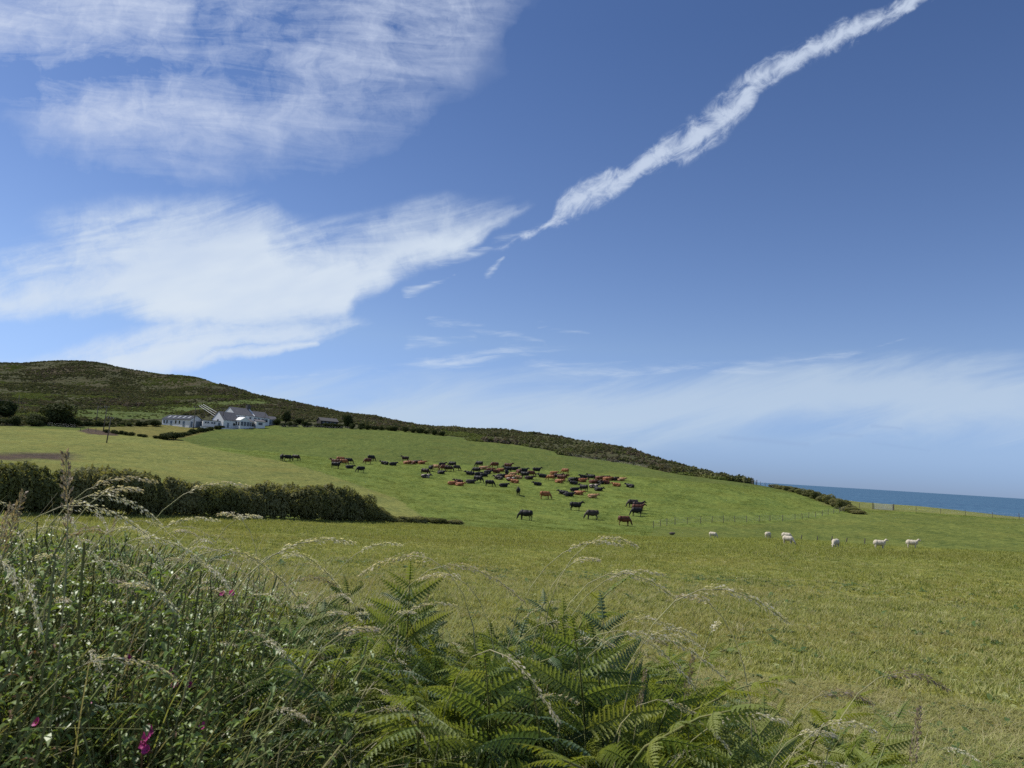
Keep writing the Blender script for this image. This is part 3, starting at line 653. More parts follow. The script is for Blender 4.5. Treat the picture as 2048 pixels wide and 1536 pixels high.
fence([(1718, 1020, 196), (1745, 1021, 196)], 'short post fence between the brow hedge and the metal gate', 2.6, 1.3)
fence([(1787, 1020, 196), (1850, 1026.5, 194), (1950, 1033, 192), (2048, 1040.5, 191), (2200, 1049, 191), (2350, 1057, 192)], 'long post and wire fence right of the metal gate above the sea', 5.2, 1.25)
fence([(1600, 1077, 84), (1635, 1079, 84), (1665, 1081, 83), (1695, 1082, 82), (1725, 1084, 81), (1760, 1086, 80)], 'row of posts half sunk behind the crest near the sheep', 1.9, .8, False)
fence([(1503, 969, 226), (1548, 977, 222)], 'weathered post fence on the skyline left of the brow hedge', 1.6, 1.15)
fence([(932, 884, 288), (1000, 888, 285), (1060, 893, 282)], 'faint post fence under the scrub above the herd', 4.5, 1.1, False)
fence([(1120, 912, 268), (1250, 928, 257), (1340, 948, 246), (1480, 967, 230)], 'long post fence along the foot of the scrub at right', 4.2, 1.1)
fence([(95, 853, 278), (150, 856, 276)], 'post fence in front of the round dark tree', 2.6, 1.3)
fence([(160, 866, 262), (176, 866, 262), (190, 866, 261)], 'three old posts beside the bare soil patch', 2.6, 1.2, False, .09)
fence([(560, 851, 310), (640, 852, 311), (700, 853, 311)], 'post fence along the top of the pasture in front of the hut hedge', 3.4, 1.0)

for (px, py, lab) in ((1506, 969, 'taller of two stout gateposts on the skyline'), (1513.5, 969, 'shorter of two stout gateposts on the skyline')):
    q, _ = at_range(px, py, 224); h = 1.75 if px < 1510 else 1.45; t = empty('gatepost', q); tag(t, lab, 'gatepost')
    MB().tube([(0, 0, -.3), (0, 0, h)], .13, 8).build('post', M_post, t); MB().tube([(0, 0, h), (0, 0, h + .08)], [.15, .05], 8).build('cap', M_post, t)
# metal field gate
ga, gb = Vector(at_range(1748, 1023, 195)[0]), Vector(at_range(1785, 1025, 195)[0]); L_ = (gb - ga).length
gt = empty('field_gate', ga, math.atan2(gb.y - ga.y, gb.x - ga.x)); tag(gt, 'grey galvanised field gate with horizontal bars in the far fence', 'gate')
for z in (.15, .36, .57, .80, 1.05, 1.3): MB().tube([(0, 0, z), (L_, 0, z)], .06, 6).build('rail', M_steel, gt)
for x in (0, L_ * .5, L_): MB().tube([(x, 0, .1), (x, 0, 1.32)], .045, 6).build('upright', M_steel, gt)
MB().tube([(.1, .01, .2), (L_ - .1, .01, 1.25)], .025, 6).build('brace', M_steel, gt)
for x in (-.25, L_ + .25): MB().tube([(x, 0, -.3), (x, 0, 1.6)], .11, 8).build('post', M_post, gt)
# wooden hurdle at the end of the brow hedge
q, _ = at_range(1690, 1022, 192); hu = empty('wooden_hurdle', q, -.15); tag(hu, 'small wooden hurdle frame against the lower end of the brow hedge', 'hurdle')
for x in (0, 1.3): MB().box(x - .07, x + .07, -.06, .06, -.2, 1.55).build('upright', M_wood, hu)
for z in (.5, 1.0, 1.42): MB().box(-.1, 1.4, -.10, -.061, z - .06, z + .06).build('rail', M_wood, hu)

# ------------------------------------------------------------------ the farm
M_white = plain('white_render', (.72, .72, .70), .85, .2, .06, 1.2, .1)
M_slate = plain('slate_roof', (.115, .115, .125), .9, .1, .25, 2.5, .3, col2=(.17, .16, .16))
M_darkroof = plain('dark_sheet_roof', (.075, .082, .095), .6, .4, .15, 1.2)
M_barnroof = plain('barn_sheet_roof', (.055, .062, .078), .9, .08, .15, 1.0)
M_sky_light = plain('rooflight_sheet', (.30, .32, .34), .8, .15, .08, 2)
M_glassd = plain('window_glass', (.02, .025, .03), .12, .6, .1, 2)
M_door = plain('blue_grey_door', (.16, .20, .24), .6, .3, .1, 2)
M_stone = plain('chimney_stone', (.10, .095, .09), .9, .2, .4, 3, .5)
M_dwood = plain('dark_creosoted_boards', (.048, .042, .038), .85, .2, .25, 3, .3)
M_hroof = plain('weathered_felt_roof', (.12, .115, .11), .9, .1, .15, 2)
def gable(root, x0, x1, y0, y1, eave, ridge, wm, rm, over=.25, z0=-1.0, wallname='wall', roofname='roof', slats=0):
    """walls with gable ends at x0 and x1, ridge along x, and two roof slopes with real thickness"""
    ym = (y0 + y1) / 2; mb = MB()
    V = [(x0, y0, z0), (x1, y0, z0), (x1, y1, z0), (x0, y1, z0), (x0, y0, eave), (x1, y0, eave), (x1, y1, eave), (x0, y1, eave), (x0, ym, ridge), (x1, ym, ridge)]
    mb.add(V, [(0, 1, 5, 4), (2, 3, 7, 6), (0, 4, 8, 7, 3), (1, 2, 6, 9, 5), (0, 3, 2, 1)]); w = mb.build(wallname, wm, root)
    k = (ridge - eave) / (ym - y0); rf = MB(); e = .02
    rf.slab([(x0 - over, y0 - over, eave - over * k + e), (x1 + over, y0 - over, eave - over * k + e), (x1 + over, ym, ridge + e), (x0 - over, ym, ridge + e)], .12)
    rf.slab([(x1 + over, y1 + over, eave - over * k + e), (x0 - over, y1 + over, eave - over * k + e), (x0 - over, ym, ridge + e), (x1 + over, ym, ridge + e)], .12)
    r = rf.build(roofname, rm, root); return w, r
def opening(root, face, a0, a1, z0, z1, at, m, name='window', frame=M_white):
    """window or door on a wall: face 'y' lies in a plane y=at, face 'x' in a plane x=at (both seen from the low side)"""
    if face == 'y':
        w = MB().box(a0, a1, at - .05, at - .003, z0, z1).build(name, frame, root); MB().box(a0 + .07, a1 - .07, at - .075, at - .052, z0 + .07, z1 - .07).build('pane' if name == 'window' else 'leaf', m, w)
    else:
        w = MB().box(at - .05, at - .003, a0, a1, z0, z1).build(name, frame, root); MB().box(at - .075, at - .052, a0 + .07, a1 - .07, z0 + .07, z1 - .07).build('pane' if name == 'window' else 'leaf', m, w)
def site(name, px, py, r, rz, label, cat='building'):
    q, _ = at_range(px, py, r); d = raydir(px, py); a = math.atan2(d[0], d[1])
    return tag(empty(name, q, math.radians(rz) - a), label, cat)
# frame of reference: x runs right (and away by rz), y runs away from the viewer. Origin = nearest corner
Fz = .55
b1 = site('barn', 378, 852, 300, -38, 'long low white barn with dark sheet roof and roof lights left of the farmhouse')
# long side faces left of the viewer: ridge along local y, so swap by building in a turned child frame
def gable_y(root, x0, x1, y0, y1, eave, ridge, wm, rm, over=.25, z0=-1.0):
    xm = (x0 + x1) / 2; mb = MB()
    V = [(x0, y0, z0), (x1, y0, z0), (x1, y1, z0), (x0, y1, z0), (x0, y0, eave), (x1, y0, eave), (x1, y1, eave), (x0, y1, eave), (xm, y0, ridge), (xm, y1, ridge)]
    mb.add(V, [(3, 0, 4, 7), (1, 2, 6, 5), (0, 1, 5, 8, 4), (2, 3, 7, 9, 6), (0, 3, 2, 1)]); w = mb.build('wall', wm, root)
    k = (ridge - eave) / (xm - x0); rf = MB(); e = .02
    rf.slab([(x0 - over, y1 + over, eave - over * k + e), (x0 - over, y0 - over, eave - over * k + e), (xm, y0 - over, ridge + e), (xm, y1 + over, ridge + e)], .12)
    rf.slab([(x1 + over, y0 - over, eave - over * k + e), (x1 + over, y1 + over, eave - over * k + e), (xm, y1 + over, ridge + e), (xm, y0 - over, ridge + e)], .12)
    return w, rf.build('roof', rm, root)
b1.rotation_euler[2] += math.radians(38 + 38)
w, r = gable_y(b1, 0, 6.2, 0, 16.0, 2.5 + Fz, 4.2 + Fz, M_white, M_barnroof)
for k in range(5):
    y = 1.8 + k * 2.9; kx = 1.7 / 3.1
    MB().slab([(.9, y + .9, 2.5 + Fz + .9 * kx + .16), (.9, y, 2.5 + Fz + .9 * kx + .16), (2.3, y, 2.5 + Fz + 2.3 * kx + .16), (2.3, y + .9, 2.5 + Fz + 2.3 * kx + .16)], .03).build('rooflight', M_sky_light, r)
opening(b1, 'y', .5, 1.5, .3, 1.9 + Fz, 0, M_door, 'door'); opening(b1, 'y', 2.9, 5.4, .1, 2.2 + Fz, 0, M_door, 'door')
for y in (2.5, 9.8): opening(b1, 'x', y, y + 1.3, .3, 1.9 + Fz, 0, M_door, 'door')
for y in (5.2, 7.4, 12.5, 14.2): opening(b1, 'x', y, y + .9, 1.3, 2.1 + Fz, 0, M_glassd)

# farmhouse: the gable end turns towards the sun at left, the long front faces right of the viewer
hs_ = site('farmhouse', 469, 852, 306, 36, 'white farmhouse with long slate roof in two steps and dark chimney')
E = .6
w, r = gable(hs_, 0, 8.8, 0, 8.6, 4.6 + E, 7.6 + E, M_white, M_slate, .12)
w2, r2 = gable(hs_, 8.802, 17.4, 1.0, 7.6, 4.5 + E, 6.9 + E, M_white, M_slate, .1)
MB().box(8.70, 9.02, -.1, 8.7, 0, .2).build('plinth', M_white, w)
vb = MB(); kk = 3.0 / 4.3
vb.slab([(8.65, -.15, 4.62 + E - .1), (9.15, -.15, 4.62 + E - .1), (9.15, 4.3, 7.62 + E + .05), (8.65, 4.3, 7.62 + E + .05)], .22); vb.build('verge', M_white, r)
ch = MB().box(7.9, 9.5, 3.7, 4.9, 6.4 + E, 9.1 + E).build('chimney', M_stone, r)
for x in (8.3, 9.1): MB().tube([(x, 4.3, 9.1 + E), (x, 4.3, 9.6 + E)], [.18, .14], 7).build('pot', M_stone, ch)
for x in (1.0, 3.8, 6.6): opening(hs_, 'y', x, x + 1.0, 3.2 + E, 4.2 + E, 0, M_glassd)
for x in (9.6, 11.4, 13.3, 15.2): opening(hs_, 'y', x, x + 1.3, 2.7 + E, 4.1 + E, 1.0, M_glassd)
opening(hs_, 'x', 3.2, 4.2, 3.6 + E, 4.7 + E, 0, M_glassd)
# sun porch with its own little gable
pr = site('sun_porch', 470, 853, 301, 36, 'small gabled white porch with dark windows in front of the farmhouse')
gable_y(pr, .3, 4.6, -2.6, 1.4, 2.6 + E, 3.9 + E, M_white, M_white, .1)
MB().box(4.62, 7.6, -1.6, 1.2, -1, 2.5 + E).build('annexe', M_white, pr)
MB().slab([(4.5, -1.8, 2.4 + E), (7.8, -1.8, 2.4 + E), (7.8, 1.4, 3.6 + E), (4.5, 1.4, 3.6 + E)], .1).build('annexe_roof', M_slate, pr)
for x in (.5, 1.9, 3.3): opening(pr, 'y', x, x + 1.2, .5 + E, 2.3 + E, -2.6, M_glassd)
for x in (4.9, 6.2): opening(pr, 'y', x, x + 1.3, .6 + E, 2.2 + E, -1.6, M_glassd)
for y in (-2.2, -.8, .5): opening(pr, 'x', y, y + .9, .6 + E, 2.1 + E, .3, M_glassd)
# cottage wing in front of the main gable
wg = site('cottage_wing', 446, 853, 298, 34, 'lower white wing with steep gable and dark slate roof left of the farmhouse')
gable(wg, 0, 7.0, 0, 7.6, 2.8 + E, 6.1 + E, M_white, M_slate, .1)
opening(wg, 'y', 1.6, 2.5, 0 + E, 1.9 + E, 0, M_door, 'door'); opening(wg, 'y', 4.2, 5.3, .9 + E, 1.9 + E, 0, M_glassd); opening(wg, 'x', 3.3, 4.2, 2.2 + E, 3.1 + E, 0, M_glassd)
# flat-roofed outhouse between barn and wing
oh = site('outhouse', 405, 853, 299, 6, 'low flat-roofed white outhouse between barn and cottage wing')
MB().box(0, 8.8, 0, 4.5, -1, 2.5 + E).build('wall', M_white, oh); MB().box(-.2, 9.0, -.2, 4.7, 2.5 + E, 2.68 + E).build('roof', M_darkroof, oh)
for x in (.6, 1.5, 2.9, 3.8): opening(oh, 'y', x, x + .75, 1.3 + E, 2.1 + E, 0, M_glassd)
opening(oh, 'y', 5.4, 6.4, .1 + E, 2.1 + E, 0, M_door, 'door')
# white yard wall
yw = site('garden_wall', 400, 855, 296, 3, 'low white yard wall in front of the outhouse', 'wall'); yw['kind'] = 'thing'; MB().box(0, 13.5, 0, .3, -1, .95).build('wall', M_white, yw); MB().box(-.05, 13.55, -.05, .35, .95, 1.04).build('coping', M_stone, yw)
# lean-to and pale wall at the right end of the house
le = site('lean_to', 512, 853, 303, 20, 'small white lean-to with dark window right of the sun porch')
MB().box(0, 3.6, 0, 3, -1, 2.2 + E).build('wall', M_white, le); MB().slab([(-.2, -.2, 2.15 + E), (3.8, -.2, 2.15 + E), (3.8, 3.2, 3.0 + E), (-.2, 3.2, 3.0 + E)], .12).build('roof', M_slate, le); opening(le, 'y', .8, 2.6, .8 + E, 1.9 + E, 0, M_glassd)
eg = site('garage', 528, 850, 320, 24, 'pale garage end beyond the right end of the farmhouse')
gable(eg, 0, 5.5, 0, 4.5, 2.1 + E, 3.4 + E, plain('pale_grey_render', (.42, .42, .41), .85, .2, .1, 1.5), M_slate, .15); opening(eg, 'y', .8, 3.2, 0 + E, 1.9 + E, 0, M_door, 'door')
# timber hut
ht = site('timber_hut', 641, 851, 316, 12, 'dark timber hut with pale felt roof standing apart right of the farm')
ht.rotation_euler[2] += math.radians(10)
gable(ht, 0, 7.8, 0, 4.6, 2.3 + E, 3.6 + E, M_dwood, M_hroof, .3)
for x in (.7, 2.4, 4.1, 5.8): opening(ht, 'y', x, x + 1.1, 1.0 + E, 1.9 + E, 0, M_glassd, 'window', M_dwood)
MB().box(-.1, 7.9, -1.6, -.004, -.6, .55).build('veranda', M_wood, ht)
# white sloping rails on the bank behind the outhouse
q, _ = at_range(396, 828, 345); sr = tag(empty('sloping_rails', q, .05), 'three white parallel rails sloping down the bank behind the farm buildings', 'rail')
zt = at_range(396, 811, 345)[1] - q[2]; q2, zb = at_range(426, 832, 330); e2 = Vector(q2) - Vector(q); zb -= q[2]
for k in range(3): MB().tube([(k * .9, 0, zt + .35 * k), (e2.x + k * .25, e2.y, zb + .9 * k)], .07, 6).build('rail', M_white, sr)
for k in (0, .33, .66, 1): MB().tube([(e2.x * k + .4, e2.y * k + .2, zt + (zb - zt) * k), (e2.x * k + .4, e2.y * k + .2, zt + (zb - zt) * k - 3.5)], .07, 6).build('support', M_wood, sr)

# ------------------------------------------------------------------ animals
def blobmesh(name, parts, vox, smooth_it=3):
    """one continuous skin over overlapping tapered limbs and ellipsoids"""
    b = bmesh.new()
    for p in parts:
        if p[0] == 'e':
            _, c, r, ang = p; M4 = Matrix.Translation(c) @ Euler((0, ang, 0)).to_matrix().to_4x4() @ Matrix.Diagonal((*r, 1)); bmesh.ops.create_icosphere(b, subdivisions=3, radius=1, matrix=M4)
        else:
            _, A, ra, B_, rb = p[:5]; sq = p[5] if len(p) > 5 else 1.0; A, B_ = Vector(A), Vector(B_); n_ = max(3, int((B_ - A).length / (min(ra, rb) * .5)) + 1)
            for i in range(n_ + 1):
                t = i / n_; r_ = ra + (rb - ra) * t; bmesh.ops.create_icosphere(b, subdivisions=2, radius=1, matrix=Matrix.Translation(A.lerp(B_, t)) @ Matrix.Diagonal((r_, r_ * sq, r_, 1)))
    me = bpy.data.meshes.new(name + '_rough'); b.to_mesh(me); b.free()
    o = bpy.data.objects.new('rough', me); COL.objects.link(o)
    m1 = o.modifiers.new('r', 'REMESH'); m1.mode = 'VOXEL'; m1.voxel_size = vox; m2 = o.modifiers.new('s', 'SMOOTH'); m2.iterations = smooth_it; m2.factor = .5
    dg = bpy.context.evaluated_depsgraph_get(); out_ = bpy.data.meshes.new_from_object(o.evaluated_get(dg)); out_.name = name
    bpy.data.objects.remove(o); out_.materials.clear(); out_.materials.append(None); out_.polygons.foreach_set('use_smooth', np.ones(len(out_.polygons), bool)); return out_
def cow(name, pose):
    P_ = [('e', (-.05, 0, .96), (.84, .38, .40), 0), ('e', (.52, 0, .94), (.38, .34, .44), 0), ('e', (-.64, 0, 1.00), (.34, .34, .38), 0), ('e', (0, 0, .82), (.60, .38, .34), 0)]
    if pose == 'lying':
        dz = -.58; P_ = [('e', (-.05, 0, .42), (.82, .40, .38), 0), ('e', (.50, 0, .46), (.38, .34, .40), -.1), ('e', (-.62, .04, .40), (.36, .38, .34), 0), ('e', (-.35, .30, .16), (.40, .16, .15), 0), ('e', (-.45, -.34, .16), (.36, .13, .14), 0)]
        P_ += [('c', (.62, .18, .22), .10, (.95, .22, .08), .06), ('c', (.62, -.18, .22), .10, (.45, -.36, .08), .06), ('c', (-.2, .46, .10), .06, (.2, .48, .06), .045)]
        P_ += [('c', (.72, 0, .58), .23, (1.08, .03, .76), .15, .75), ('c', (1.10, .03, .80), .14, (1.40, .05, .60), .085, .9)]; hd = Vector((1.06, .03, .84))
        P_ += [('e', hd + Vector((0, s * .20, .02)), (.06, .12, .045), 0) for s in (-1, 1)]; P_ += [('c', (-.92, 0, .45), .05, (-1.02, .12, .08), .025)]
    else:
        for s in (-1, 1):
            P_ += [('c', (.55, s * .17, .80), .13, (.57, s * .17, .42), .070), ('c', (.57, s * .17, .42), .065, (.56, s * .17, .05), .052), ('e', (.59, s * .17, .04), (.085, .06, .05), 0)]
            st = .08 * s
            P_ += [('c', (-.66 + st, s * .17, .88), .19, (-.60 + st, s * .18, .58), .10, .8), ('c', (-.60 + st, s * .18, .58), .085, (-.76 + st, s * .18, .40), .062), ('c', (-.76 + st, s * .18, .40), .062, (-.72 + st, s * .18, .05), .050), ('e', (-.69 + st, s * .18, .04), (.085, .06, .05), 0)]
        P_ += [('c', (-.92, 0, 1.22), .05, (-1.0, 0, .85), .03), ('c', (-1.0, 0, .85), .03, (-.98, 0, .48), .045)]
        if pose == 'grazing':
            P_ += [('c', (.62, 0, 1.10), .25, (1.08, 0, .62), .15, .75), ('c', (1.06, 0, .60), .14, (1.26, 0, .14), .085, .85)]; hd = Vector((1.06, 0, .62)); ev = [('e', hd + Vector((-.02, s * .19, .06)), (.05, .12, .06), .5) for s in (-1, 1)]
        else:
            P_ += [('c', (.66, 0, 1.12), .25, (1.06, 0, 1.42), .15, .75), ('c', (1.06, 0, 1.46), .14, (1.44, 0, 1.26), .085, .85)]; hd = Vector((1.04, 0, 1.50)); ev = [('e', hd + Vector((0, s * .20, .02)), (.05, .13, .05), 0) for s in (-1, 1)]
        P_ += ev
    return blobmesh(name, P_, .036)
def sheep(name, pose):
    P_ = [('e', (0, 0, .56), (.50, .25, .25), 0), ('e', (-.30, 0, .57), (.27, .24, .25), 0), ('e', (.28, 0, .56), (.27, .22, .25), 0)]
    if pose == 'lying': P_ = [('e', (0, 0, .24), (.50, .28, .24), 0), ('e', (.45, 0, .34), (.16, .10, .12), 0)]
    else:
        for s in (-1, 1):
            P_ += [('c', (.30, s * .11, .42), .07, (.31, s * .11, .03), .032), ('c', (-.34, s * .12, .44), .09, (-.38, s * .12, .22), .045), ('c', (-.38, s * .12, .22), .04, (-.36, s * .12, .03), .032)]
        if pose == 'grazing': P_ += [('c', (.42, 0, .60), .14, (.66, 0, .32), .09), ('c', (.66, 0, .32), .085, (.80, 0, .10), .05, .8)]; hd = Vector((.64, 0, .34))
        else: P_ += [('c', (.40, 0, .64), .14, (.60, 0, .86), .09), ('c', (.60, 0, .88), .085, (.80, 0, .80), .05, .8)]; hd = Vector((.60, 0, .90))
        P_ += [('e', hd + Vector((0, s * .11, 0)), (.03, .07, .03), 0) for s in (-1, 1)]; P_ += [('c', (-.54, 0, .62), .05, (-.57, 0, .40), .03)]
    return blobmesh(name, P_, .022, 2)
COW = {'G': cow('cow_grazing', 'grazing'), 'S': cow('cow_standing', 'standing'), 'Y': cow('cow_lying', 'lying')}
def hide(name, c, c2=None, sheen=.3):
    m, n, out = mat(name); co = n.new('ShaderNodeTexCoord').outputs['Object']; z = n.sep(co)[2]
    base = n.mix(n.noise(co, 5, 4, .6), tuple(x * .75 for x in c) + (1,), tuple(x * 1.25 for x in c) + (1,))
    if c2: base = n.mix(n.rng(n.m('ADD', n.noise(co, 1.6, 2, .5), n.m('MULTIPLY', z, .12)), .50, .62), base, (*c2, 1))
    n.l.new(principled(n, base, .6, sheen), out.inputs[0]); return m
CM = {'black': hide('black_coat', (.010, .009, .009)), 'dark brown': hide('dark_brown_coat', (.040, .018, .011), (.018, .010, .008)), 'red-brown': hide('red_brown_coat', (.135, .042, .016), (.075, .025, .012)),
      'orange-tan': hide('orange_tan_coat', (.30, .115, .038), (.22, .08, .03)), 'pale tan': hide('pale_tan_coat', (.42, .24, .12), (.30, .15, .06)), 'grey-brown': hide('grey_brown_coat', (.055, .043, .034), (.035, .026, .02)),
      'white-backed': hide('white_backed_coat', (.022, .016, .014), (.36, .30, .25))}
HERD = '''563 922 S T black a|575 922 G R black a|591 921 G R dark_brown a|681 926 G R orange-tan b|687 930 G R orange-tan b|697 927 G R black b|670 931 S L red-brown b|671 937 S R black b|699 937 Y R black b|721 945 G L black b
742 922 G R black c|735 928 G L red-brown c|769 929 Y L black c|786 931 Y R black c|810 923 S L dark_brown d|813 928 Y R orange-tan d|824 928 Y L red-brown d|833 927 Y R dark_brown d|843 928 Y R orange-tan d
850 950 G R dark_brown e|851 956 Y R white-backed e|861 943 S T black e|871 940 G L pale_tan e|884 936 S R dark_brown e|888 942 G L red-brown e|897 943 G R dark_brown e|904 935 G L black e|913 941 G R grey-brown e|882 948 Y R black e
904 970 Y R orange-tan f|917 966 Y L dark_brown f|919 972 Y R orange-tan f|941 967 Y R grey-brown f|956 965 G R black f|979 973 G R black f|1007 974 Y R black f|958 934 G L black g|966 939 Y R pale_tan g|989 936 G L red-brown g|980 942 Y R red-brown g
952 947 G L black g|940 950 Y L black g|956 951 Y R black g|968 953 Y R black g|975 947 Y R black g|992 946 Y L red-brown g|1001 943 Y R orange-tan g|1016 938 S R red-brown h|1015 945 S L black h|1029 940 Y R black h|1013 953 S T black h
1002 955 Y R black h|997 959 Y L grey-brown h|1026 951 Y R pale_tan h|1018 957 Y R orange-tan h|1021 962 Y R white-backed h|1029 966 Y L orange-tan h|1036 958 Y L pale_tan h|1037 951 S T red-brown h|1048 948 S R black h|1049 956 S L black h
1058 959 Y R dark_brown h|1062 953 G R red-brown h|1073 947 S R black h|1085 955 Y L black i|1075 971 Y L black i|1036 991 S T black j|1090 998 G R orange-tan j|1107 949 Y R orange-tan i|1130 948 G L orange-tan i|1101 961 G L orange-tan i
1116 960 S R dark_brown i|1123 963 S R red-brown i|1127 956 Y R red-brown i|1118 966 Y R orange-tan i|1144 962 Y R black i|1147 969 Y L black i|1157 962 Y R dark_brown i|1165 964 Y R orange-tan i|1182 961 S L black k|1167 957 Y L black k|1186 967 Y R red-brown k
1200 968 Y L black k|1197 959 Y R red-brown k|1209 958 Y R dark_brown k|1214 961 Y R orange-tan k|1211 968 Y L red-brown k|1226 961 Y R dark_brown k|1242 962 Y R pale_tan k|1233 973 Y L orange-tan k|1260 975 Y L black k|1187 976 Y R white-backed k
1167 983 S L black l|1149 983 Y R black l|1197 982 Y R black l|1127 989 Y L black l|1138 993 Y R black l|1157 990 Y R orange-tan l|1185 996 Y R pale_tan l|1151 1021 S R black m|1184 1039 G L grey-brown m|1051 1040 G L black m|1265 1015 G L grey-brown m
1276 1020 S R dark_brown m|1275 1026 S R red-brown m|1273 1032 G L black m|1248 1051 G R red-brown m'''
REG = {'a': 'in the leftmost trio of the herd', 'b': 'in the group by the olive field', 'c': 'in the small second group from left', 'd': 'in the far row at the upper left', 'e': 'in the group left of the crowd', 'f': 'on the lower left rim of the crowd',
       'g': 'in the left part of the crowd', 'h': 'in the centre of the crowd', 'i': 'in the right centre of the crowd', 'j': 'alone below the dense crowd', 'k': 'in the right part of the herd', 'l': 'on the lower right rim of the crowd', 'm': 'among the nearest scattered cattle'}
PO = {'G': 'grazing', 'S': 'standing', 'Y': 'lying'}; ORD = ['first', 'second', 'third', 'fourth', 'fifth', 'sixth', 'seventh', 'eighth', 'ninth', 'tenth']
rows = []
for t in HERD.replace('\n', '|').split('|'):
    a = t.split(); rows.append((float(a[0]), float(a[1]), a[2], a[3], a[4].replace('_', ' '), a[5]))
cr = random.Random(5)
key = lambda r_: (r_[2], r_[4], r_[5])
for r_ in rows:
    px, py, po, fa, colr, reg = r_; q = hit(px, py, 60)
    lo = sorted([s for s in rows if key(s) == key(r_)], key=lambda s: s[0]); k = lo.index(r_)
    lab = '%s %s %s %s' % (colr, 'bullock' if colr in ('grey-brown',) and po == 'G' else 'cow', PO[po], REG[reg])
    if len(lo) > 1: lab = '%s %s %s cow from the left %s' % (ORD[k], PO[po], colr, REG[reg])
    d = bpy.data.objects.new('cow', COW[po]); COL.objects.link(d); view = math.atan2(q[0], q[1])
    yaw = {'R': 0, 'L': math.pi, 'T': -math.pi / 2, 'A': math.pi / 2}[fa] + cr.uniform(-.55, .55); d.rotation_euler = (0, 0, yaw - view)
    s = cr.uniform(.94, 1.08) * (1.16 if reg in 'm' else 1.14); d.scale = (s, s * cr.uniform(1.0, 1.12), s * 1.03); d.location = Vector(q) - Vector((0, 0, .02))
    d.material_slots[0].link = 'OBJECT'; d.material_slots[0].material = CM[colr]; tag(d, lab, 'cow', 'cattle of the herd on the pasture')
m, n, out = mat('fleece'); co = n.new('ShaderNodeTexCoord').outputs['Object']
bp = n.new('ShaderNodeBump'); bp.inputs['Strength'].default_value = .9; bp.inputs['Distance'].default_value = .04; n.put(bp.inputs['Height'], n.noise(co, 16, 4, .7))
n.l.new(principled(n, n.mix(n.noise(co, 7, 4, .6), (.42, .36, .27, 1), (.66, .60, .48, 1)), .95, .1, bp.outputs[0]), out.inputs[0]); M_fleece = m
M_fleece_d = plain('dark_fleece', (.10, .085, .07), .95, .1, .3, 8)
SH = {'G': sheep('sheep_grazing', 'grazing'), 'S': sheep('sheep_standing', 'standing'), 'Y': sheep('sheep_lying', 'lying')}
for px, py, r, po, yaw, lab, dk in (
    (1344, 1061, 100, 'Y', 10, 'small dark sheep lying near the near end of the wire fence', 1), (1426, 1063, 84, 'G', -15, 'cream sheep grazing on its own left of the other sheep', 0),
    (1536, 1068, 74, 'G', 65, 'cream sheep seen from behind left of the overlapping pair', 0), (1573, 1069, 72, 'G', -5, 'greyer sheep half hidden behind the nearest grazing sheep', 0),
    (1576, 1083, 61, 'G', -20, 'largest cream sheep grazing in front of a greyer one', 0), (1671, 1087, 58, 'G', 250, 'white sheep seen end on with its head down', 0),
    (1759, 1083, 61, 'S', 15, 'cream sheep standing with raised head facing right', 0), (1824, 1075, 66, 'S', 5, 'cream sheep standing highest on the slope at right', 0)):
    q, zz = at_range(px, py, r); q[2] = max(q[2], 0)
    o = bpy.data.objects.new('sheep', SH[po]); COL.objects.link(o); o.location = Vector(q) - Vector((0, 0, .02)); o.rotation_euler = (0, 0, math.radians(yaw) - math.atan2(q[0], q[1]))
    s = .80; o.scale = (s * .94, s * 1.08, s * 1.06); o.material_slots[0].link = 'OBJECT'; o.material_slots[0].material = M_fleece_d if dk else M_fleece; tag(o, lab, 'sheep', 'sheep in the paddock')

# ------------------------------------------------------------------ scrub on the hill (nobody could count it)
def sector(n, r0, r1, a0=-41, a1=41, seed=0):
    g = np.random.default_rng(seed); r = np.sqrt(g.uniform(r0 * r0, r1 * r1, n)); a = np.radians(g.uniform(a0, a1, n))
    return np.sin(a) * r, np.cos(a) * r, r, g
scv = [leafcloud('gorse_%d' % i, 260, (1, 1, .62), .26, [M_scrub, M_gorse, M_scrub, M_gorse][i], 90 + i, 6, .4, bottom=-.3) for i in range(4)] + [leafcloud('far_bracken', 200, (1, 1, .45), .26, M_green, 97, 6, .45, bottom=-.2)]
x, y, r, g = sector(190000, 222, 780, -44, 40, 11); z = H(x, y); zz = zone(x, y, z); px, py = proj(x, y, z)
green = inpoly(px, py, [(120, 822), (300, 812), (520, 797), (545, 806), (420, 818), (330, 838), (150, 838)])
slope = py - scrubline(px)
patch = fbm(x, y, 16, 3); big = fbm(x + 70, y, 45, 3)
keep = (zz == 4) & (r < 770) & (g.random(len(x)) < np.clip((patch - .22) * 3.2, .25, 1) * np.clip(1.35 - (r - 222) / 800, .5, 1))
farmyard = (px > 150) & (px < 740) & (py > 828) & (r < 370); keep &= ~(farmyard & (g.random(len(x)) < .75)) & ~((px > 300) & (px < 720) & (r < 352) & (py > 836))
keep &= ~(green & (patch < .34))
edge = (slope > -7) & (px > 700)
x, y, r, z, green, patch, edge, big, px = (q[keep] for q in (x, y, r, z, green, patch, edge, big, px))
print('scrub', len(x))
n_ = len(x); s = (.70 + 1.0 * np.clip(patch - .35, 0, 1) * 2) * g.uniform(.6, 1.35, n_) * np.where(edge, 1.3, 1.0) * np.where(r > 560, .75, 1.0) * np.where(green, .6, 1)
pk = g.integers(0, 4, n_); pk[(g.random(n_) < np.where(green, .8, .13)) | (big > .60)] = 4
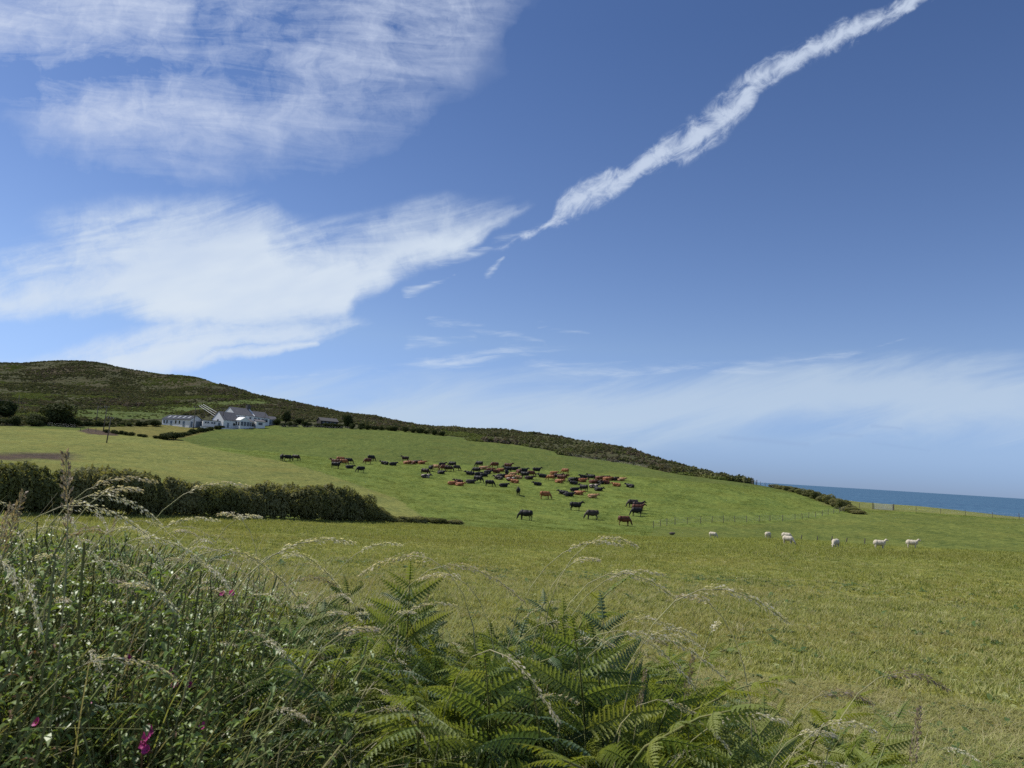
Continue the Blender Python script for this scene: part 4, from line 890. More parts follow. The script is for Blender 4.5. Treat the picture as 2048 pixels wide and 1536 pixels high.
scatter('hill_scrub', np.stack([x, y, z + s * .12], 1), np.stack([g.uniform(-.15, .15, n_), g.uniform(-.15, .15, n_), g.uniform(0, 6.28, n_)], 1), s, pk, scv, 'dark gorse and heather scrub covering the long hillside', 'scrub')

# ------------------------------------------------------------------ field grass
def tuft(name, n, spread, l0, l1, w, m, seed, segs=1, lean=.5, droop=.5):
    """blades rising from one spot; each a tapering strip"""
    g = np.random.default_rng(seed); V, Fc, tip = [], [], []
    for i in range(n):
        a = g.uniform(0, 6.283); rr_ = spread * math.sqrt(g.random()); b = np.array([math.cos(a) * rr_, math.sin(a) * rr_, -.01]); L = g.uniform(l0, l1)
        d = g.uniform(0, 6.283); ln = g.uniform(.1, lean); hd = np.array([math.cos(d), math.sin(d), 0]); sd = np.array([-math.sin(d), math.cos(d), 0]); k0 = len(V)
        fa = g.uniform(-.8, .8); sd = sd * math.cos(fa) + np.array([0, 0, 1]) * math.sin(fa) * .3 + hd * math.sin(fa) * .6
        for s_ in range(segs + 1):
            t = s_ / segs if segs > 1 else s_; p = b + hd * L * (ln * t + droop * t * t * .5) + np.array([0, 0, L * (t - droop * .45 * t * t)])
            ww = w * g.uniform(.8, 1.2) * (1 - t * .95)
            if s_ == segs: V.append(p); tip.append(1)
            else: V += [p - sd * ww, p + sd * ww]; tip += [t, t]
        for s_ in range(segs):
            a0 = k0 + 2 * s_
            if s_ == segs - 1: Fc.append((a0, a0 + 1, a0 + 2))
            else: Fc.append((a0, a0 + 1, a0 + 3, a0 + 2))
    return npmesh(name, V, Fc, m, tip=tip)
G_cols = [(0.090, 0.129, 0.027), (0.230, 0.269, 0.060), (0.347, 0.370, 0.095), (0.151, 0.202, 0.043), (0.437, 0.426, 0.190), (0.190, 0.241, 0.054), (0.515, 0.504, 0.258)]  # tuft tones spread wide, with grass highlights and shadows painted into them
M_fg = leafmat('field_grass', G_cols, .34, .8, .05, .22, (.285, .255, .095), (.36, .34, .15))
M_fg2 = leafmat('far_field_grass', [(0.084, 0.123, 0.027), (0.202, 0.241, 0.054), (0.297, 0.319, 0.084), (0.140, 0.185, 0.038), (0.347, 0.353, 0.134), (0.174, 0.218, 0.047)], .34, .8, .05, .09, (.19, .195, .045), (.26, .27, .09))
M_dk = leafmat('painted_shade_grass', [(.045, .075, .014), (.06, .09, .018), (.05, .085, .02)], .25, .9, .03)  # dark tufts: shade among the blades painted into the leaf colour
M_straw = leafmat('dry_straw', [(.34, .30, .15), (.26, .23, .11), (.40, .37, .22)], .2, .6, .2)
M_pg = leafmat('pasture_grass', [(.080, .115, .024), (.140, .175, .038), (.195, .220, .058), (.100, .135, .028)], .30, .85, .04, .08, (.150, .165, .046))
M_weed = leafmat('broad_weed', [(.070, .125, .030), (.095, .15, .04), (.055, .10, .028)], .3, .5, .3)
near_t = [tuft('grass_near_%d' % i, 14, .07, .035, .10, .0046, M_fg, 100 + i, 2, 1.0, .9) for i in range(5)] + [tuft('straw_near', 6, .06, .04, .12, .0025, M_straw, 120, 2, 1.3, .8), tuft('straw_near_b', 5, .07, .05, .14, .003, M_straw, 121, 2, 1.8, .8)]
def rosette(name, n, l, w, m, seed):
    g = np.random.default_rng(seed); V, Fc = [], []
    for i in range(n):
        a = 6.283 * i / n + g.uniform(-.3, .3); L = l * g.uniform(.6, 1.2); h = np.array([math.cos(a), math.sin(a), 0]); s_ = np.array([-math.sin(a), math.cos(a), 0]); u = g.uniform(.25, .9); k = len(V)
        P3 = [h * L * t + np.array([0, 0, L * (u * t - .55 * t * t)]) for t in (.05, .35, .7, 1.0)]; W3 = [.15, 1.0, .85, .05]
        for p, q in zip(P3, W3): V += [p - s_ * w * q, p + s_ * w * q]
        Fc += [(k + 2 * j, k + 2 * j + 1, k + 2 * j + 3, k + 2 * j + 2) for j in range(3)]
    return npmesh(name, V, Fc, m)
M_pale = leafmat('pale_leaf', [(.36, .40, .16), (.44, .46, .22), (.30, .37, .12)], .35, .7, .15)
near_t += [rosette('clover', 9, .05, .012, M_weed, 5), rosette('dock_small', 7, .12, .022, M_weed, 6), rosette('pale_leaves', 5, .045, .009, M_pale, 7)]
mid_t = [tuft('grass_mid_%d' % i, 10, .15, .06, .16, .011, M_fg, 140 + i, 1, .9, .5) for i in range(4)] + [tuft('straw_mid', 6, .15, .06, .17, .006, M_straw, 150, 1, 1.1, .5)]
mid_t += [tuft('grass_midfar_%d' % i, 10, .15, .06, .16, .012, M_fg2, 155 + i, 1, .9, .5) for i in range(2)]
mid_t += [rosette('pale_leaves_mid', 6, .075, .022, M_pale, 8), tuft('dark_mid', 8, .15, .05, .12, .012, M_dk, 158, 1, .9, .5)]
far_t = [tuft('grass_far_%d' % i, 10, .42, .08, .22, .026, M_fg2, 160 + i, 1, .8, .4) for i in range(4)]
pas_t = [tuft('pasture_%d' % i, 12, .50, .07, .20, .024, M_pg, 170 + i, 1, .9, .4) for i in range(4)]
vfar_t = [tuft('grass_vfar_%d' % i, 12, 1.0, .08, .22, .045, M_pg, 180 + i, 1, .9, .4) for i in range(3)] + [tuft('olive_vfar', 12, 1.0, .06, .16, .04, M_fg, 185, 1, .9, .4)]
def bankedge(a):  # outer range of the bank vegetation by azimuth
    return np.interp(np.degrees(a), [-60, -40, 0, 20, 30, 60], [4.9, 4.9, 4.7, 4.4, 4.2, 4.0])
PTS, PK, SC, RO = [], [], [], []
def layer(n, r0, r1, seed, base, kinds, wts, s0, s1, zok, clump=0.0, a0=-40.5, a1=39.5):
    x, y, r, g = sector(n, r0, r1, a0, a1, seed); z = H(x, y); ok = np.isin(zone(x, y, z), zok) & (r > bankedge(np.arctan2(x, y)) - .3)
    if clump: ok &= g.random(n) < np.clip(.45 + (fbm(x, y, clump, 3) - .5) * 3.2, .12, 1)
    x, y, z = x[ok], y[ok], z[ok]; m_ = len(x); k = g.choice(kinds, m_, p=np.array(wts) / sum(wts)) + base
    big = .65 + .9 * fbm(x + 9, y, .8 if r1 < 30 else 5.0, 3)
    PTS.append(np.stack([x, y, z], 1)); PK.append(k); SC.append(g.uniform(s0, s1, m_) * big); RO.append(np.stack([g.uniform(-.2, .2, m_), g.uniform(-.2, .2, m_), g.uniform(0, 6.283, m_)], 1))
ALLK = near_t + mid_t + far_t; nN, nM = len(near_t), len(mid_t)
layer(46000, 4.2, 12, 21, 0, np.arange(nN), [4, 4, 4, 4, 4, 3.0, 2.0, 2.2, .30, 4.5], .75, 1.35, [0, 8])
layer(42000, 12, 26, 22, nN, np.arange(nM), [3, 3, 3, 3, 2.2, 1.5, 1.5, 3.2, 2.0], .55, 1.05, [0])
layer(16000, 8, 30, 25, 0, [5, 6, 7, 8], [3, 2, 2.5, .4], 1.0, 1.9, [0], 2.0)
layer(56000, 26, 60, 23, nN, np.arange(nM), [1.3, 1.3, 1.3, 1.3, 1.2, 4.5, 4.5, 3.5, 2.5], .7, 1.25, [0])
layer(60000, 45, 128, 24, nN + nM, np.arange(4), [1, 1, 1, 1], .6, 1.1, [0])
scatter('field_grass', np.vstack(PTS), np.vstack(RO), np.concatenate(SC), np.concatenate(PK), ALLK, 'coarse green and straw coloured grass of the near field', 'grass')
print('field', sum(map(len, PTS)))
PTS, PK, SC, RO = [], [], [], []
layer(115000, 82, 235, 31, 0, np.arange(4), [1, 1, 1, 1], .6, 1.15, [1], 3.5)
layer(34000, 85, 250, 32, 4, np.arange(3), [1, 1, 1], .28, .5, [7, 2], 5.0)
layer(34000, 60, 290, 33, 7, [0], [1], .3, .5, [3, 5, 6], 5.0)
scatter('pasture_grass', np.vstack(PTS), np.vstack(RO), np.concatenate(SC), np.concatenate(PK), pas_t + vfar_t, 'lush tufted grass of the pasture under the herd', 'grass')

# ------------------------------------------------------------------ the bank in front: bracken, long grass, herbs
def env_y(px):
    """upper outline of the bank vegetation in the picture"""
    return np.interp(px, [-300, 0, 120, 230, 330, 420, 480, 560, 640, 740, 790, 830, 880, 960, 1060, 1130, 1200, 1270, 1330, 1380, 1440, 1500, 1600, 1700, 1780, 1850, 1900, 2000, 2300],
                     [985, 1005, 1015, 1020, 1065, 1095, 1112, 1135, 1158, 1205, 1190, 1165, 1215, 1235, 1232, 1210, 1195, 1225, 1285, 1345, 1372, 1372, 1378, 1402, 1435, 1490, 1550, 1640, 1700])
def azpx(a):     # picture x of an azimuth near the lower part of the view
    v = np.stack([np.sin(a), np.cos(a), np.full(np.shape(a), -.28)], -1); w = v @ FWD; return W / 2 + F * (v @ RGT) / w
def toph(x, y):
    """how tall a plant standing at x, y may grow above its ground"""
    r = np.hypot(x, y); px = azpx(np.arctan2(x, y)); d = raydir(px, env_y(px)); zt = ZC + r * d[..., 2] / np.hypot(d[..., 0], d[..., 1])
    return zt - H(x, y), px
def pinna(name, L, m, seed, pairs=17, wid=.085, droop=.35):
    """one branch of a bracken frond: a midrib with pairs of narrow toothed leaflets, dark gaps between them"""
    g = np.random.default_rng(seed); V, Fc, tip = [], [], []
    def mid(t): return np.array([L * (t - .08 * t * t * (1 + droop)), 0.0, L * (.10 * t - droop * t * t)])
    K = 7
    for i in range(K):
        t0 = i / (K - 1); p = mid(t0); w = .0022 * (1 - .8 * t0); V += [p - (0, w, 0), p + (0, w, 0), p + (0, 0, w * 1.6)]; tip += [t0 * .3] * 3
    for i in range(K - 1):
        a = 3 * i; Fc += [(a, a + 3, a + 5, a + 2), (a + 1, a + 2, a + 5, a + 4)]
    sp = L / pairs
    for i in range(pairs):
        t = .05 + .94 * i / (pairs - 1); p0 = mid(t); l = wid * (min(1, .7 + 1.6 * t) * (1 - t ** 1.5) + .05) * g.uniform(.9, 1.08)
        tn = mid(min(1, t + .02)) - mid(max(0, t - .02)); tn = tn / np.linalg.norm(tn)
        for sd in (-1, 1):
            d = np.array([0, sd, 0]) * .90 + tn * (.32 + .30 * t); d[2] += g.uniform(-.10, .10) - .16; d = d / np.linalg.norm(d); u = np.cross(d, np.array([0, 0, 1.0])); u = u / np.linalg.norm(u); up = np.cross(u, d)
            nt = max(3, int(l / .0070)); cu = g.uniform(.10, .40); W_ = min(sp * .36, l * .30)
            def c(s_): return p0 + d * l * s_ - up * l * cu * s_ * s_
            prev = None
            for j in range(2 * nt + 1):
                s_ = j / (2 * nt); w_ = W_ * (1 - s_ ** 2.2) * (1.0 if j % 2 else .52) + .0006; q = c(s_) + (d * .0015 if j % 2 else 0); k = len(V)
                V += [q - u * w_ + up * w_ * .35, q, q + u * w_ + up * w_ * .35]; tip += [t] * 3
                if prev is not None: Fc += [(prev, prev + 1, k + 1, k), (prev + 1, prev + 2, k + 2, k + 1)]
                prev = k
    return npmesh(name, V, Fc, m, tip=tip)
M_brk = [leafmat('bracken_leaf', [(.105, .165, .036), (.145, .200, .046), (.19, .235, .055), (.105, .155, .050), (.23, .25, .06)], .38, .5, .26, tip=(.24, .27, .065)),
         leafmat('bracken_leaf_young', [(.20, .25, .038), (.24, .27, .042), (.17, .23, .038)], .42, .6, .18, tip=(.19, .20, .04)),
         leafmat('bracken_leaf_dark', [(.065, .110, .044), (.090, .135, .056), (.10, .145, .052)], .30, .48, .34, tip=(.06, .10, .04))]
M_stem = plain('bracken_stem', (.16, .19, .055), .6, .3, .3, 6, col2=(.20, .17, .07))
PIN = [[pinna('frond_%d%d' % (k, i), L, M_brk[k], 200 + k * 10 + i, pr, wd, dr) for i, (L, pr, wd, dr) in enumerate(((.31, 21, .058, .42), (.27, 19, .050, .55), (.21, 16, .040, .34), (.15, 12, .030, .25), (.09, 9, .018, .2)))] for k in range(3)]
STEM = {}
ARCH = (.22, .42, .62)
def arch(kind, t): return Vector((ARCH[kind] * t ** 2.1, 0, 1.12 * t - .12 * t ** 3 - .10 * ARCH[kind] * t ** 4)) / 1.0
def stem_mesh(kind):
    if kind not in STEM: STEM[kind] = MB().tube([(0, 0, -.05)] + [arch(kind, t) for t in (.25, .5, .75, .9, 1.0)], [.0060, .0055, .0045, .0032, .002, .001], 5, False).mesh('stem', M_stem, True)
    return STEM[kind]
TIERS = ((.36, 0, 1.0), (.48, 0, 1.0), (.59, 1, 1.0), (.69, 1, .88), (.78, 2, .95), (.86, 3, 1.05), (.93, 3, .72))
def bracken(x, y, h, yaw, kind, mk, label, group, g):
    z = float(H(x, y)); t = empty('bracken', (x, y, z), yaw); tag(t, label, 'bracken', group, 'thing'); h = h / arch(kind, 1.0).z
    s = link('stem', stem_mesh(kind), t); s.scale = (h, h, h); f = max(.62, min(1.12, h / .74))
    for j, (tt, pk_, q0) in enumerate(TIERS):
        if j == 0 and h > .8 and g.random() < .5: continue
        p = arch(kind, tt) * h; dv = (arch(kind, tt + .03) - arch(kind, tt - .03)).normalized(); pitch = math.atan2(dv.x, dv.z)
        fr = Euler((0, pitch - math.pi / 2, 0)).to_matrix().to_4x4()          # local x follows the stem, local z is the blade's upper side
        for sd in (-1, 1):
            if g.random() < .05: continue
            o = link('frond', PIN[mk][pk_], t); q = g.uniform(.88, 1.12) * f * q0; sw = .35 + .05 * j
            Ml = Matrix.Translation(p) @ fr @ Euler((0, g.uniform(-.25, .25), sd * (math.pi / 2 - sw) + g.uniform(-.15, .15))).to_matrix().to_4x4() @ Euler((g.uniform(-.55, .55) - sd * .25, g.uniform(-.25, .35), 0)).to_matrix().to_4x4() @ Matrix.Diagonal((q, q, q, 1))
            o.matrix_basis = Ml
    p = arch(kind, .97) * h; dv = (arch(kind, 1.0) - arch(kind, .94)).normalized(); o = link('frond', PIN[mk][4], t)
    o.matrix_basis = Matrix.Translation(p) @ Euler((0, math.atan2(dv.x, dv.z) - math.pi / 2, 0)).to_matrix().to_4x4() @ Matrix.Diagonal((f * 1.2, f * 1.2, f * 1.2, 1))
BG = random.Random(77); nb = 0
def try_bracken(n, a0, a1, r0, r1, frac, label, group, mkw, h0=.80, h1=1.06, mind=.14):
    global nb; got = []; tries = 0
    while len(got) < n and tries < 9000:
        tries += 1; a = math.radians(BG.uniform(a0, a1)); r = math.sqrt(BG.uniform(r0 * r0, r1 * r1)); x, y = math.sin(a) * r, math.cos(a) * r
        if any((x - u) ** 2 + (y - v) ** 2 < mind * mind for u, v in got): continue
        hmax, px = toph(np.array(x), np.array(y)); hmax = float(hmax)
        if hmax < .22 or (570 < px < 760 and r < 2.7): continue
        got.append((x, y)); h = min(1.25, (hmax - .02) * BG.uniform(h0, h1) * frac)
        bracken(x, y, h, -math.pi / 2 + BG.gauss(0, .75) + (math.pi if BG.random() < .18 else 0), BG.randrange(3), BG.choices((0, 1, 2), mkw)[0], label, group, BG); nb += 1
def zones_(n, a0, a1, where, mkw, frac):
    try_bracken(n, a0, a1, 2.1, 2.75, frac, 'bracken nearest the lens %s, its blades low and wide' % where, 'nearest bracken ' + where, mkw)
    try_bracken(int(n * 1.1), a0, a1, 2.7, 3.5, frac, 'bracken halfway up the bank %s' % where, 'bracken halfway up the bank ' + where, mkw)
    try_bracken(n, a0, a1, 3.5, 4.4, frac, 'bracken on the crest of the bank %s, against the field' % where, 'bracken on the crest ' + where, mkw)
zones_(21, 5, 15, 'right of the middle', (5, 3, 3), .93)
zones_(19, -5, 5, 'at the middle', (5, 2, 4), .93)
zones_(22, 15, 31, 'at the low right end', (5, 4, 2), .92)
zones_(9, -16, -5, 'left of the middle', (5, 1, 4), .90)
zones_(8, -28, -16, 'between the grass at left', (5, 2, 4), .76)
zones_(6, -41, -28, 'at the left edge', (5, 2, 4), .72)
# single plants the photograph shows on their own
def at_px(px, py, r, kind, mk, yaw, lab):
    q, zt = at_range(px, py, r); h = zt - q[2]; o = ARCH[kind] * h / arch(kind, 1.0).z * .8
    bracken(q[0] - math.cos(yaw) * o, q[1] - math.sin(yaw) * o, h, yaw, kind, mk, lab, None, BG)
at_px(822, 1140, 2.9, 0, 0, -1.5, 'single tall bracken standing upright above the middle of the bank')
at_px(1215, 1175, 3.2, 1, 0, -.8, 'bracken plume rising over the field right of the middle')
at_px(1110, 1205, 3.4, 0, 0, -2.0, 'small bracken tip left of the bracken plume over the field')
at_px(1690, 1385, 3.4, 1, 1, -1.2, 'bright yellow-green bracken top at the right end of the bank')
at_px(700, 1165, 3.9, 0, 2, -1.7, 'dark bracken tip on the outline left of the tall upright one')

# herbs and long leaves filling the bank
def longgrass(name, n, L, w, m, seed, spread=.08):
    g = np.random.default_rng(seed); V, Fc, tip = [], [], []
    for i in range(n):
        a = g.uniform(0, 6.283); q = spread * math.sqrt(g.random()); b = np.array([math.cos(a) * q, math.sin(a) * q, -.02]); l = L * g.uniform(.5, 1.1); d = g.uniform(0, 6.283)
        hd = np.array([math.cos(d), math.sin(d), 0]); sd = np.array([-math.sin(d), math.cos(d), 0]); ln = g.uniform(.05, .5); dr = g.uniform(.3, 1.3); k = len(V); S_ = 6
        for s_ in range(S_ + 1):
            t = s_ / S_; p = b + hd * l * (ln * t + dr * .55 * t ** 2.2) + np.array([0, 0, l * (t - dr * .48 * t ** 2.4)]); ww = w * (1 - t ** 1.8) + .0006; V += [p - sd * ww, p + sd * ww]; tip += [t * .8] * 2
        Fc += [(k + 2 * j, k + 2 * j + 1, k + 2 * j + 3, k + 2 * j + 2) for j in range(S_)]
    return npmesh(name, V, Fc, m, tip=tip)
def herb(name, h, nl, ll, lw, m, seed, ms=None, tooth=False):
    """leafy stem with opposite pairs of pointed, folded leaves"""
    g = np.random.default_rng(seed); V, Fc = [], []; sl = []
    bend = g.uniform(-.25, .25, 2)
    def st(t): return np.array([bend[0] * h * t * t, bend[1] * h * t * t, h * t])
    for i in range(5):
        p = st(i / 4); V += [p + (-.0025, 0, 0), p + (.0025, 0, 0), p + (0, .0025, 0)]
    for i in range(4):
        a = 3 * i; Fc += [(a, a + 1, a + 4, a + 3), (a + 1, a + 2, a + 5, a + 4)]; sl += [1, 1]
    for i in range(nl):
        t = .2 + .8 * i / (nl - 1); p = st(t); a0 = i * 1.57 + g.uniform(-.3, .3); q = 1 - .55 * t
        for a in (a0, a0 + math.pi):
            hd = np.array([math.cos(a), math.sin(a), 0]); sd = np.array([-math.sin(a), math.cos(a), 0]); L = ll * q * g.uniform(.75, 1.2); u = g.uniform(.0, .6); k = len(V)
            M3 = [p + hd * L * s_ + np.array([0, 0, L * (u * s_ - .6 * s_ * s_)]) for s_ in (.08, .35, .7, 1.0)]; wv = [.1, 1, .7, 0]
            for mm, w_ in zip(M3, wv): V += [mm - sd * lw * q * w_ + (0, 0, lw * .35 * w_), mm, mm + sd * lw * q * w_ + (0, 0, lw * .35 * w_)]
            for j in range(3):
                b_ = k + 3 * j; Fc += [(b_, b_ + 1, b_ + 4, b_ + 3), (b_ + 1, b_ + 2, b_ + 5, b_ + 4)]; sl += [0, 0]
    return npmesh(name, V, Fc, [m, ms or M_stem], slots=sl)
M_lg = leafmat('long_grass', [(0.160, 0.241, 0.053), (0.204, 0.284, 0.065), (0.262, 0.314, 0.087), (0.364, 0.349, 0.146), (0.175, 0.254, 0.058)], .38, .6, .2, tip=(.20, .19, .09))
M_lg2 = leafmat('dry_long_grass', [(.30, .26, .14), (.22, .19, .10), (.36, .32, .20)], .25, .5, .35, tip=(.36, .32, .2))
M_hb = leafmat('herb_leaf', [(0.139, 0.218, 0.049), (0.183, 0.262, 0.062), (0.212, 0.277, 0.073), (0.124, 0.183, 0.053)], .28, .42, .45)
M_hb2 = leafmat('bright_herb_leaf', [(0.202, 0.296, 0.047), (0.255, 0.323, 0.056), (0.175, 0.269, 0.048)], .32, .45, .40)
M_red = leafmat('reddish_herb', [(0.140, 0.077, 0.042), (0.182, 0.105, 0.049), (0.126, 0.112, 0.042)], .25, .6, .2)
under = [longgrass('blades_a', 24, .62, .0017, M_lg, 300), longgrass('blades_b', 20, .85, .0019, M_lg, 301), longgrass('blades_c', 28, .48, .0015, M_lg, 302), longgrass('blades_dry', 14, .8, .0011, M_lg2, 303),
         herb('herb_a', .80, 17, .052, .013, M_hb, 310), herb('herb_b', .70, 19, .038, .010, M_hb, 311), herb('herb_c', .65, 20, .034, .009, M_hb2, 312), herb('herb_d', .70, 11, .080, .022, M_hb, 313), herb('herb_red', .75, 16, .028, .006, M_red, 314),
         herb('herb_fine', .80, 26, .032, .0045, M_hb, 315), herb('herb_low', .24, 6, .055, .019, M_hb, 316), herb('herb_bright', .55, 15, .040, .011, M_hb2, 317)]
x, y, r, g = sector(36000, 1.6, 4.9, -46, 40, 41); hm, px = toph(x, y); left = np.clip((900 - px) / 500, 0, 1)
ok = (hm > .12) & ~((px > 560) & (px < 790) & (r < 2.9) & (g.random(len(x)) < .85)) & (r < bankedge(np.arctan2(x, y)) + .1) & (g.random(len(x)) < .16 + .84 * left); x, y, r, hm, px, left = (q[ok] for q in (x, y, r, hm, px, left)); n_ = len(x)
pk = np.where(g.random(n_) < .26 + .06 * left, g.choice([0, 1, 2, 3], n_, p=[.30, .22, .24, .24]), g.choice([4, 5, 6, 7, 8, 9, 10, 11], n_, p=[.17, .18, .12, .07, .07, .17, .08, .14]))
nat = np.array([.46, .62, .36, .60, .80, .70, .65, .70, .75, .80, .25, .55])[pk]
s = np.minimum(g.uniform(.75, 1.25, n_), hm * np.where(g.random(n_) < .5, g.uniform(.80, 1.0, n_), g.uniform(.4, .9, n_)) * np.where(pk < 4, 1.0, .70 + .22 * left) / nat)
# let the herbs stand on every height in the bank so that the mass is filled from soil to top
scatter('bank_undergrowth', np.stack([x, y, H(x, y)], 1), np.stack([g.uniform(-.25, .25, n_), g.uniform(-.25, .25, n_), g.uniform(0, 6.283, n_)], 1), s, pk, under, 'tangle of long grass blades and leafy herbs filling the bank', 'undergrowth')
print('under', n_)

# flowering grass stalks: arching stem and drooping pale head
M_stalk = plain('grass_stalk', (.26, .26, .11), .55, .35, .3, 5, col2=(.36, .32, .18))
M_head = leafmat('seed_head', [(.62, .57, .47), (.70, .66, .56), (.55, .48, .38), (.74, .71, .62)], .42, .5, .4)  # whitish heads, made whiter still to put backlight into the colour
M_headp = leafmat('seed_head_purple', [(.36, .28, .22), (.42, .34, .27), (.30, .24, .17)], .35, .5, .4)
def stalk(seed, lean, nod, hl, dens, m, slim=1.0):
    g = np.random.default_rng(seed); T = np.linspace(0, 1, 15)
    def c(t):
        b = max(0, (t - .55) / .45); return np.array([lean * .8 * t ** 1.6 + nod * .20 * b ** 1.5, .015 * math.sin(t * 5), t - nod * .42 * b ** 2.0])
    pts = [c(t) for t in T]; top = max(p[2] for p in pts); pts = [p / top for p in pts]
    cc = lambda t: c(t) / top
    APX_ = max(pts, key=lambda p: p[2])[0]
    st = MB().tube(pts, [.0021 * (1 - .6 * t) for t in T], 4, False).mesh('stem', M_stalk, True)
    V, Fc = [], []
    for i in range(dens):
        t = 1 - hl * (1 - (i / dens) ** .9); t = min(t, .999); p = cc(t); tn = cc(min(1, t + .01)) - cc(t - .01); tn /= np.linalg.norm(tn)
        u = (t - (1 - hl)) / hl; br = .0125 * slim * (1 - u ** 1.5) * g.uniform(.2, 1.1) + .002; d = g.normal(size=3); d -= tn * d.dot(tn); d /= np.linalg.norm(d) + 1e-6; d[2] -= .25
        q = p + d * br + tn * br * 1.3; ax = tn * .9 + d * .35 + np.array([0, 0, -.25]); ax /= np.linalg.norm(ax); l = g.uniform(.007, .012); s_ = np.cross(ax, g.normal(size=3)); s_ /= np.linalg.norm(s_); w = l * .20; k = len(V)
        o = np.cross(ax, s_); V += [q, q + ax * l * .45 + s_ * w, q + ax * l, q + ax * l * .45 - s_ * w, q + ax * l * .45 + o * w]; Fc += [(k, k + 1, k + 2, k + 3), (k, k + 1, k + 4), (k + 2, k + 4, k + 1)]
        if i % 3 == 0: V += [p - s_ * .0004, p + s_ * .0004, q + s_ * .0004, q - s_ * .0004]; Fc.append((k + 5, k + 6, k + 7, k + 8))
    return st, npmesh('seed_head', V, Fc, m), float(APX_)
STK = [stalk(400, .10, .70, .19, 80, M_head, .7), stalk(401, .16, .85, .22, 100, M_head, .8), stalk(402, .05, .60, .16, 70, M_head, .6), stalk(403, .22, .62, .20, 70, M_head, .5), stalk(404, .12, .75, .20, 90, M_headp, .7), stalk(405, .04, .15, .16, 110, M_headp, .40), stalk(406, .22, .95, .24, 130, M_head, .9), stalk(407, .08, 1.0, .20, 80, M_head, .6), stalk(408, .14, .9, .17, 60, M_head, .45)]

def put_stalk(x, y, h, yaw, k, label, group, tilt=0.0):
    t = empty('grass_stalk', (x, y, float(H(x, y))), yaw); tag(t, label, 'grass stalk', group, 'thing'); t.scale = (h, h, h); t.rotation_euler = (tilt, 0, yaw)
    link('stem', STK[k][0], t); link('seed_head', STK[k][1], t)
SG = random.Random(91)
def stalk_px(px, py, r, yaw, k, label):
    """a stalk whose bend reaches the given height at range r"""
    q, zt = at_range(px, py, r); h = max(.25, zt - q[2])
    for _ in range(4):
        o = STK[k][2] * h; bx, by = q[0] - math.cos(yaw) * o, q[1] - math.sin(yaw) * o; h = max(.25, zt - float(H(bx, by)))
    put_stalk(bx, by, h, yaw, k, label, None)
PIC = [(815, 1112, 2.5, math.pi * .95, 1, 'pale seed head arching left in front of the open field'), (900, 1128, 2.6, .1, 6, 'pale seed head arching right just beside the left-arching one'), (870, 1150, 2.5, 2.9, 0, 'shorter pale seed head under the two big ones in the field'),
 (770, 1085, 3.0, .5, 3, 'thin faint seed head left of the big pale pair'), (585, 1108, 3.1, .2, 2, 'upright white seed plume on the outline left of the middle'), (1200, 1082, 2.8, .05, 3, 'highest pale seed head in front of the herd pasture'), (1235, 1076, 2.9, .2, 0, 'second high pale seed head touching the highest one'),
 (1170, 1115, 2.9, .1, 2, 'tiny pale seed head right of the middle'), (1255, 1145, 2.6, .15, 1, 'pale forked seed head over the field centre right'), (1285, 1140, 2.7, -.1, 3, 'slim seed head beside the forked one'), (1450, 1176, 2.3, .05, 1, 'long pale seed head arching right over the open field'), (1388, 1195, 2.8, 2.8, 2, 'small seed head left under the long arching one'),
 (1300, 1235, 2.6, .1, 1, 'seed head drooping over the edge of the bracken'), (1270, 1262, 2.3, .0, 6, 'thick pale seed head lying on the dark bracken'), (1355, 1255, 2.6, .3, 0, 'seed head hanging right beyond the bracken edge'), (1190, 1275, 2.4, .2, 0, 'seed head hanging down inside the bracken'), (1420, 1245, 2.9, 1.0, 2, 'faint small seed head alone above the right bracken'),
 (1790, 1340, 2.6, .1, 4, 'dull brown seed head arching over the low right bank'), (1660, 1378, 2.6, .2, 4, 'dull seed head on top of the right bracken'), (1700, 1440, 2.3, .1, 0, 'seed head inside the right bracken'), (1830, 1412, 2.6, .2, 5, 'thin grass head pointing right at the end of the bank'), (1385, 1305, 2.6, 0, 5, 'brown upright spike in front of the right bracken'),
 (118, 905, 1.9, math.pi * .97, 5, 'dark curved spike standing above the hedge at far left'), (55, 985, 2.0, .1, 5, 'tall brown spike at the left edge below the dark curved one'), (30, 1010, 2.3, 0, 5, 'brown spike next to the left edge'), (270, 955, 2.4, .1, 3, 'pale leaning spike in front of the dark hedge'),
 (455, 965, 2.6, .25, 3, 'long slanting pale spike across the right half of the hedge'), (250, 975, 2.3, .2, 2, 'short pale spike against the hedge base'), (230, 990, 2.4, .0, 1, 'curved pale seed head under the left hedge'), (185, 1010, 2.2, .2, 1, 'grey drooping seed head above the left bank'), (320, 1075, 2.4, .1, 1, 'drooping seed head on the left outline of the bank'),
 (455, 1028, 2.8, 2.9, 2, 'white airy seed head before the hedge end'), (500, 1030, 3.0, .1, 2, 'faint airy seed head right of the white airy one'), (400, 1035, 2.7, .3, 3, 'thin hooked seed head before the hedge end')]
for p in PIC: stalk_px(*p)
ns = 0; tries = 0
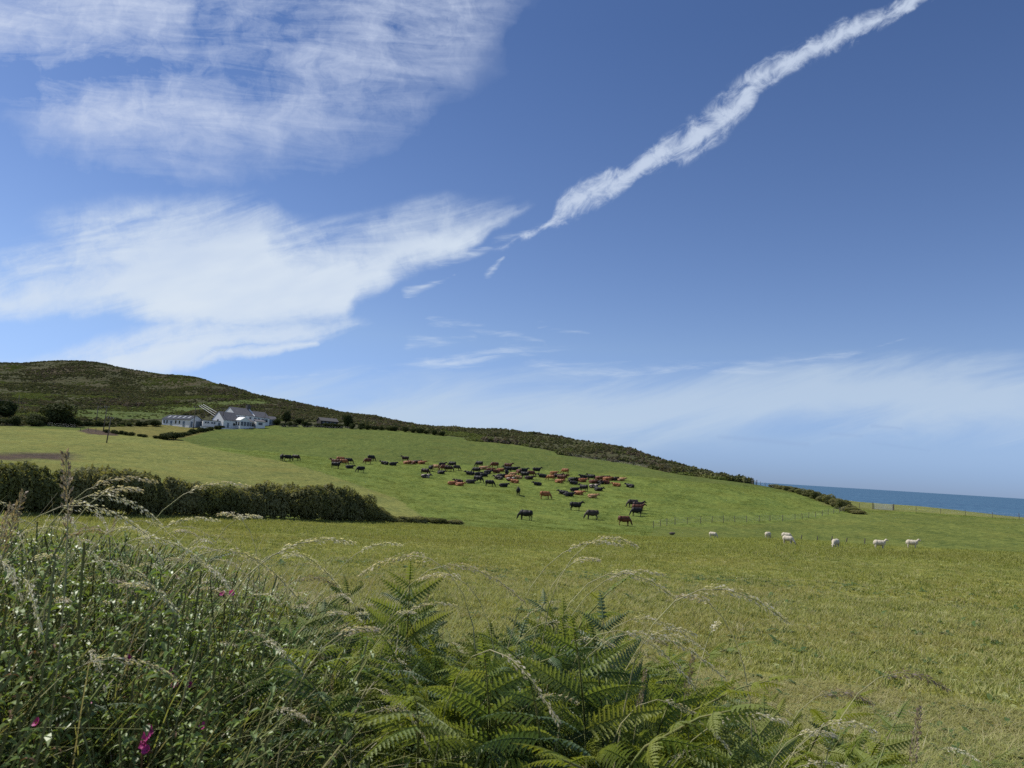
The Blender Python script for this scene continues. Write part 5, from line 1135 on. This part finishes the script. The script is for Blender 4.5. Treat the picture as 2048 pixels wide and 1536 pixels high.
while ns < 235 and tries < 9000:
    tries += 1; a = math.radians(SG.uniform(-41, 30)); r = math.sqrt(SG.uniform(1.8 ** 2, 4.5 ** 2)); x, y = math.sin(a) * r, math.cos(a) * r; hm, px = toph(np.array(x), np.array(y)); px = float(px); hm = float(hm)
    if SG.random() > (1.0 if px < 760 else .22) or hm < .3: continue
    h = min(1.3, hm * SG.uniform(.58, 1.0)); k = SG.choices(range(9), (4, 3, 4, 3, 2.0, .8, 1, 4, 5))[0]
    reg = ('at the left of the bank', 'pale drooping grass head in the tangle at the left of the bank') if px < 330 else ('left of the middle of the bank', 'pale drooping grass head in the tangle left of the middle') if px < 800 else ('in the middle of the bank', 'grass head poking out of the bracken in the middle') if px < 1350 else ('at the right of the bank', 'grass head poking out of the low bracken at right')
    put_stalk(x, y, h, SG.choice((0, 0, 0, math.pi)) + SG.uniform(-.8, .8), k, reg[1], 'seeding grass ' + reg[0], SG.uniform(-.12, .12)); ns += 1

# pink campion flowers
M_pink = leafmat('pink_petal', [(.48, .045, .24), (.58, .08, .32), (.42, .03, .20)], .35, .5, .3)
def campion(px, py, r, n, label):
    q, zt = at_range(px, py, r); h = zt - q[2]; t = empty('campion', q); tag(t, label, 'flower', None, 'thing')
    MB().tube([(0, 0, 0), (.02, 0, h * .5), (0, 0, h)], .0022, 4, False).build('stem', M_red, t)
    g = random.Random(int(px))
    for i in range(n):
        V, Fc = [], []; c = Vector((g.uniform(-.02, .02), g.uniform(-.015, .015), h + g.uniform(-.02, .025))) if n > 1 else Vector((0, 0, h)); ax = Vector((g.uniform(-.4, .4), -.8, g.uniform(.2, .8))).normalized(); u = ax.orthogonal().normalized(); v = ax.cross(u)
        for k in range(5):
            for s_ in (-.26, .26):
                an = k * 1.2566 + s_; d = u * math.cos(an) + v * math.sin(an); e = ax.cross(d); b = len(V); R_ = .0095; V += [c - ax * .004, c + d * R_ * .6 + e * .003, c + d * R_ + ax * .002 + e * .002, c + d * R_ - e * .002 + ax * .002, c + d * R_ * .6 - e * .003]; Fc.append(tuple(range(b, b + 5)))
        npm = npmesh('flower_head', V, Fc, M_pink); link('flower_head', npm, t)
        MB().tube([c - ax * .022, c - ax * .012, c - ax * .003], [.002, .0045, .003], 6).build('calyx', M_red, t)
for p in ((285, 1495, 1.75, 5, 'largest pink flower cluster near the bottom edge'), (300, 1446, 1.9, 2, 'pink flower just above the largest cluster'), (368, 1356, 2.2, 2, 'bright pink flower in the shadow of the grass'), (346, 1342, 2.2, 1, 'small pink flower up left of the bright one'), (334, 1384, 2.1, 2, 'pink flower below the bright one'),
          (256, 1316, 2.3, 1, 'tiny pink flower under a pale seed head'), (178, 1402, 2.0, 1, 'dull pink flower left of the others'), (450, 1200, 2.6, 2, 'pink flower highest in the grass beside a seed head'), (405, 1452, 1.9, 1, 'small red-pink flower right of the cluster'), (72, 1444, 1.9, 1, 'single pink flower near the left edge')): campion(*p)
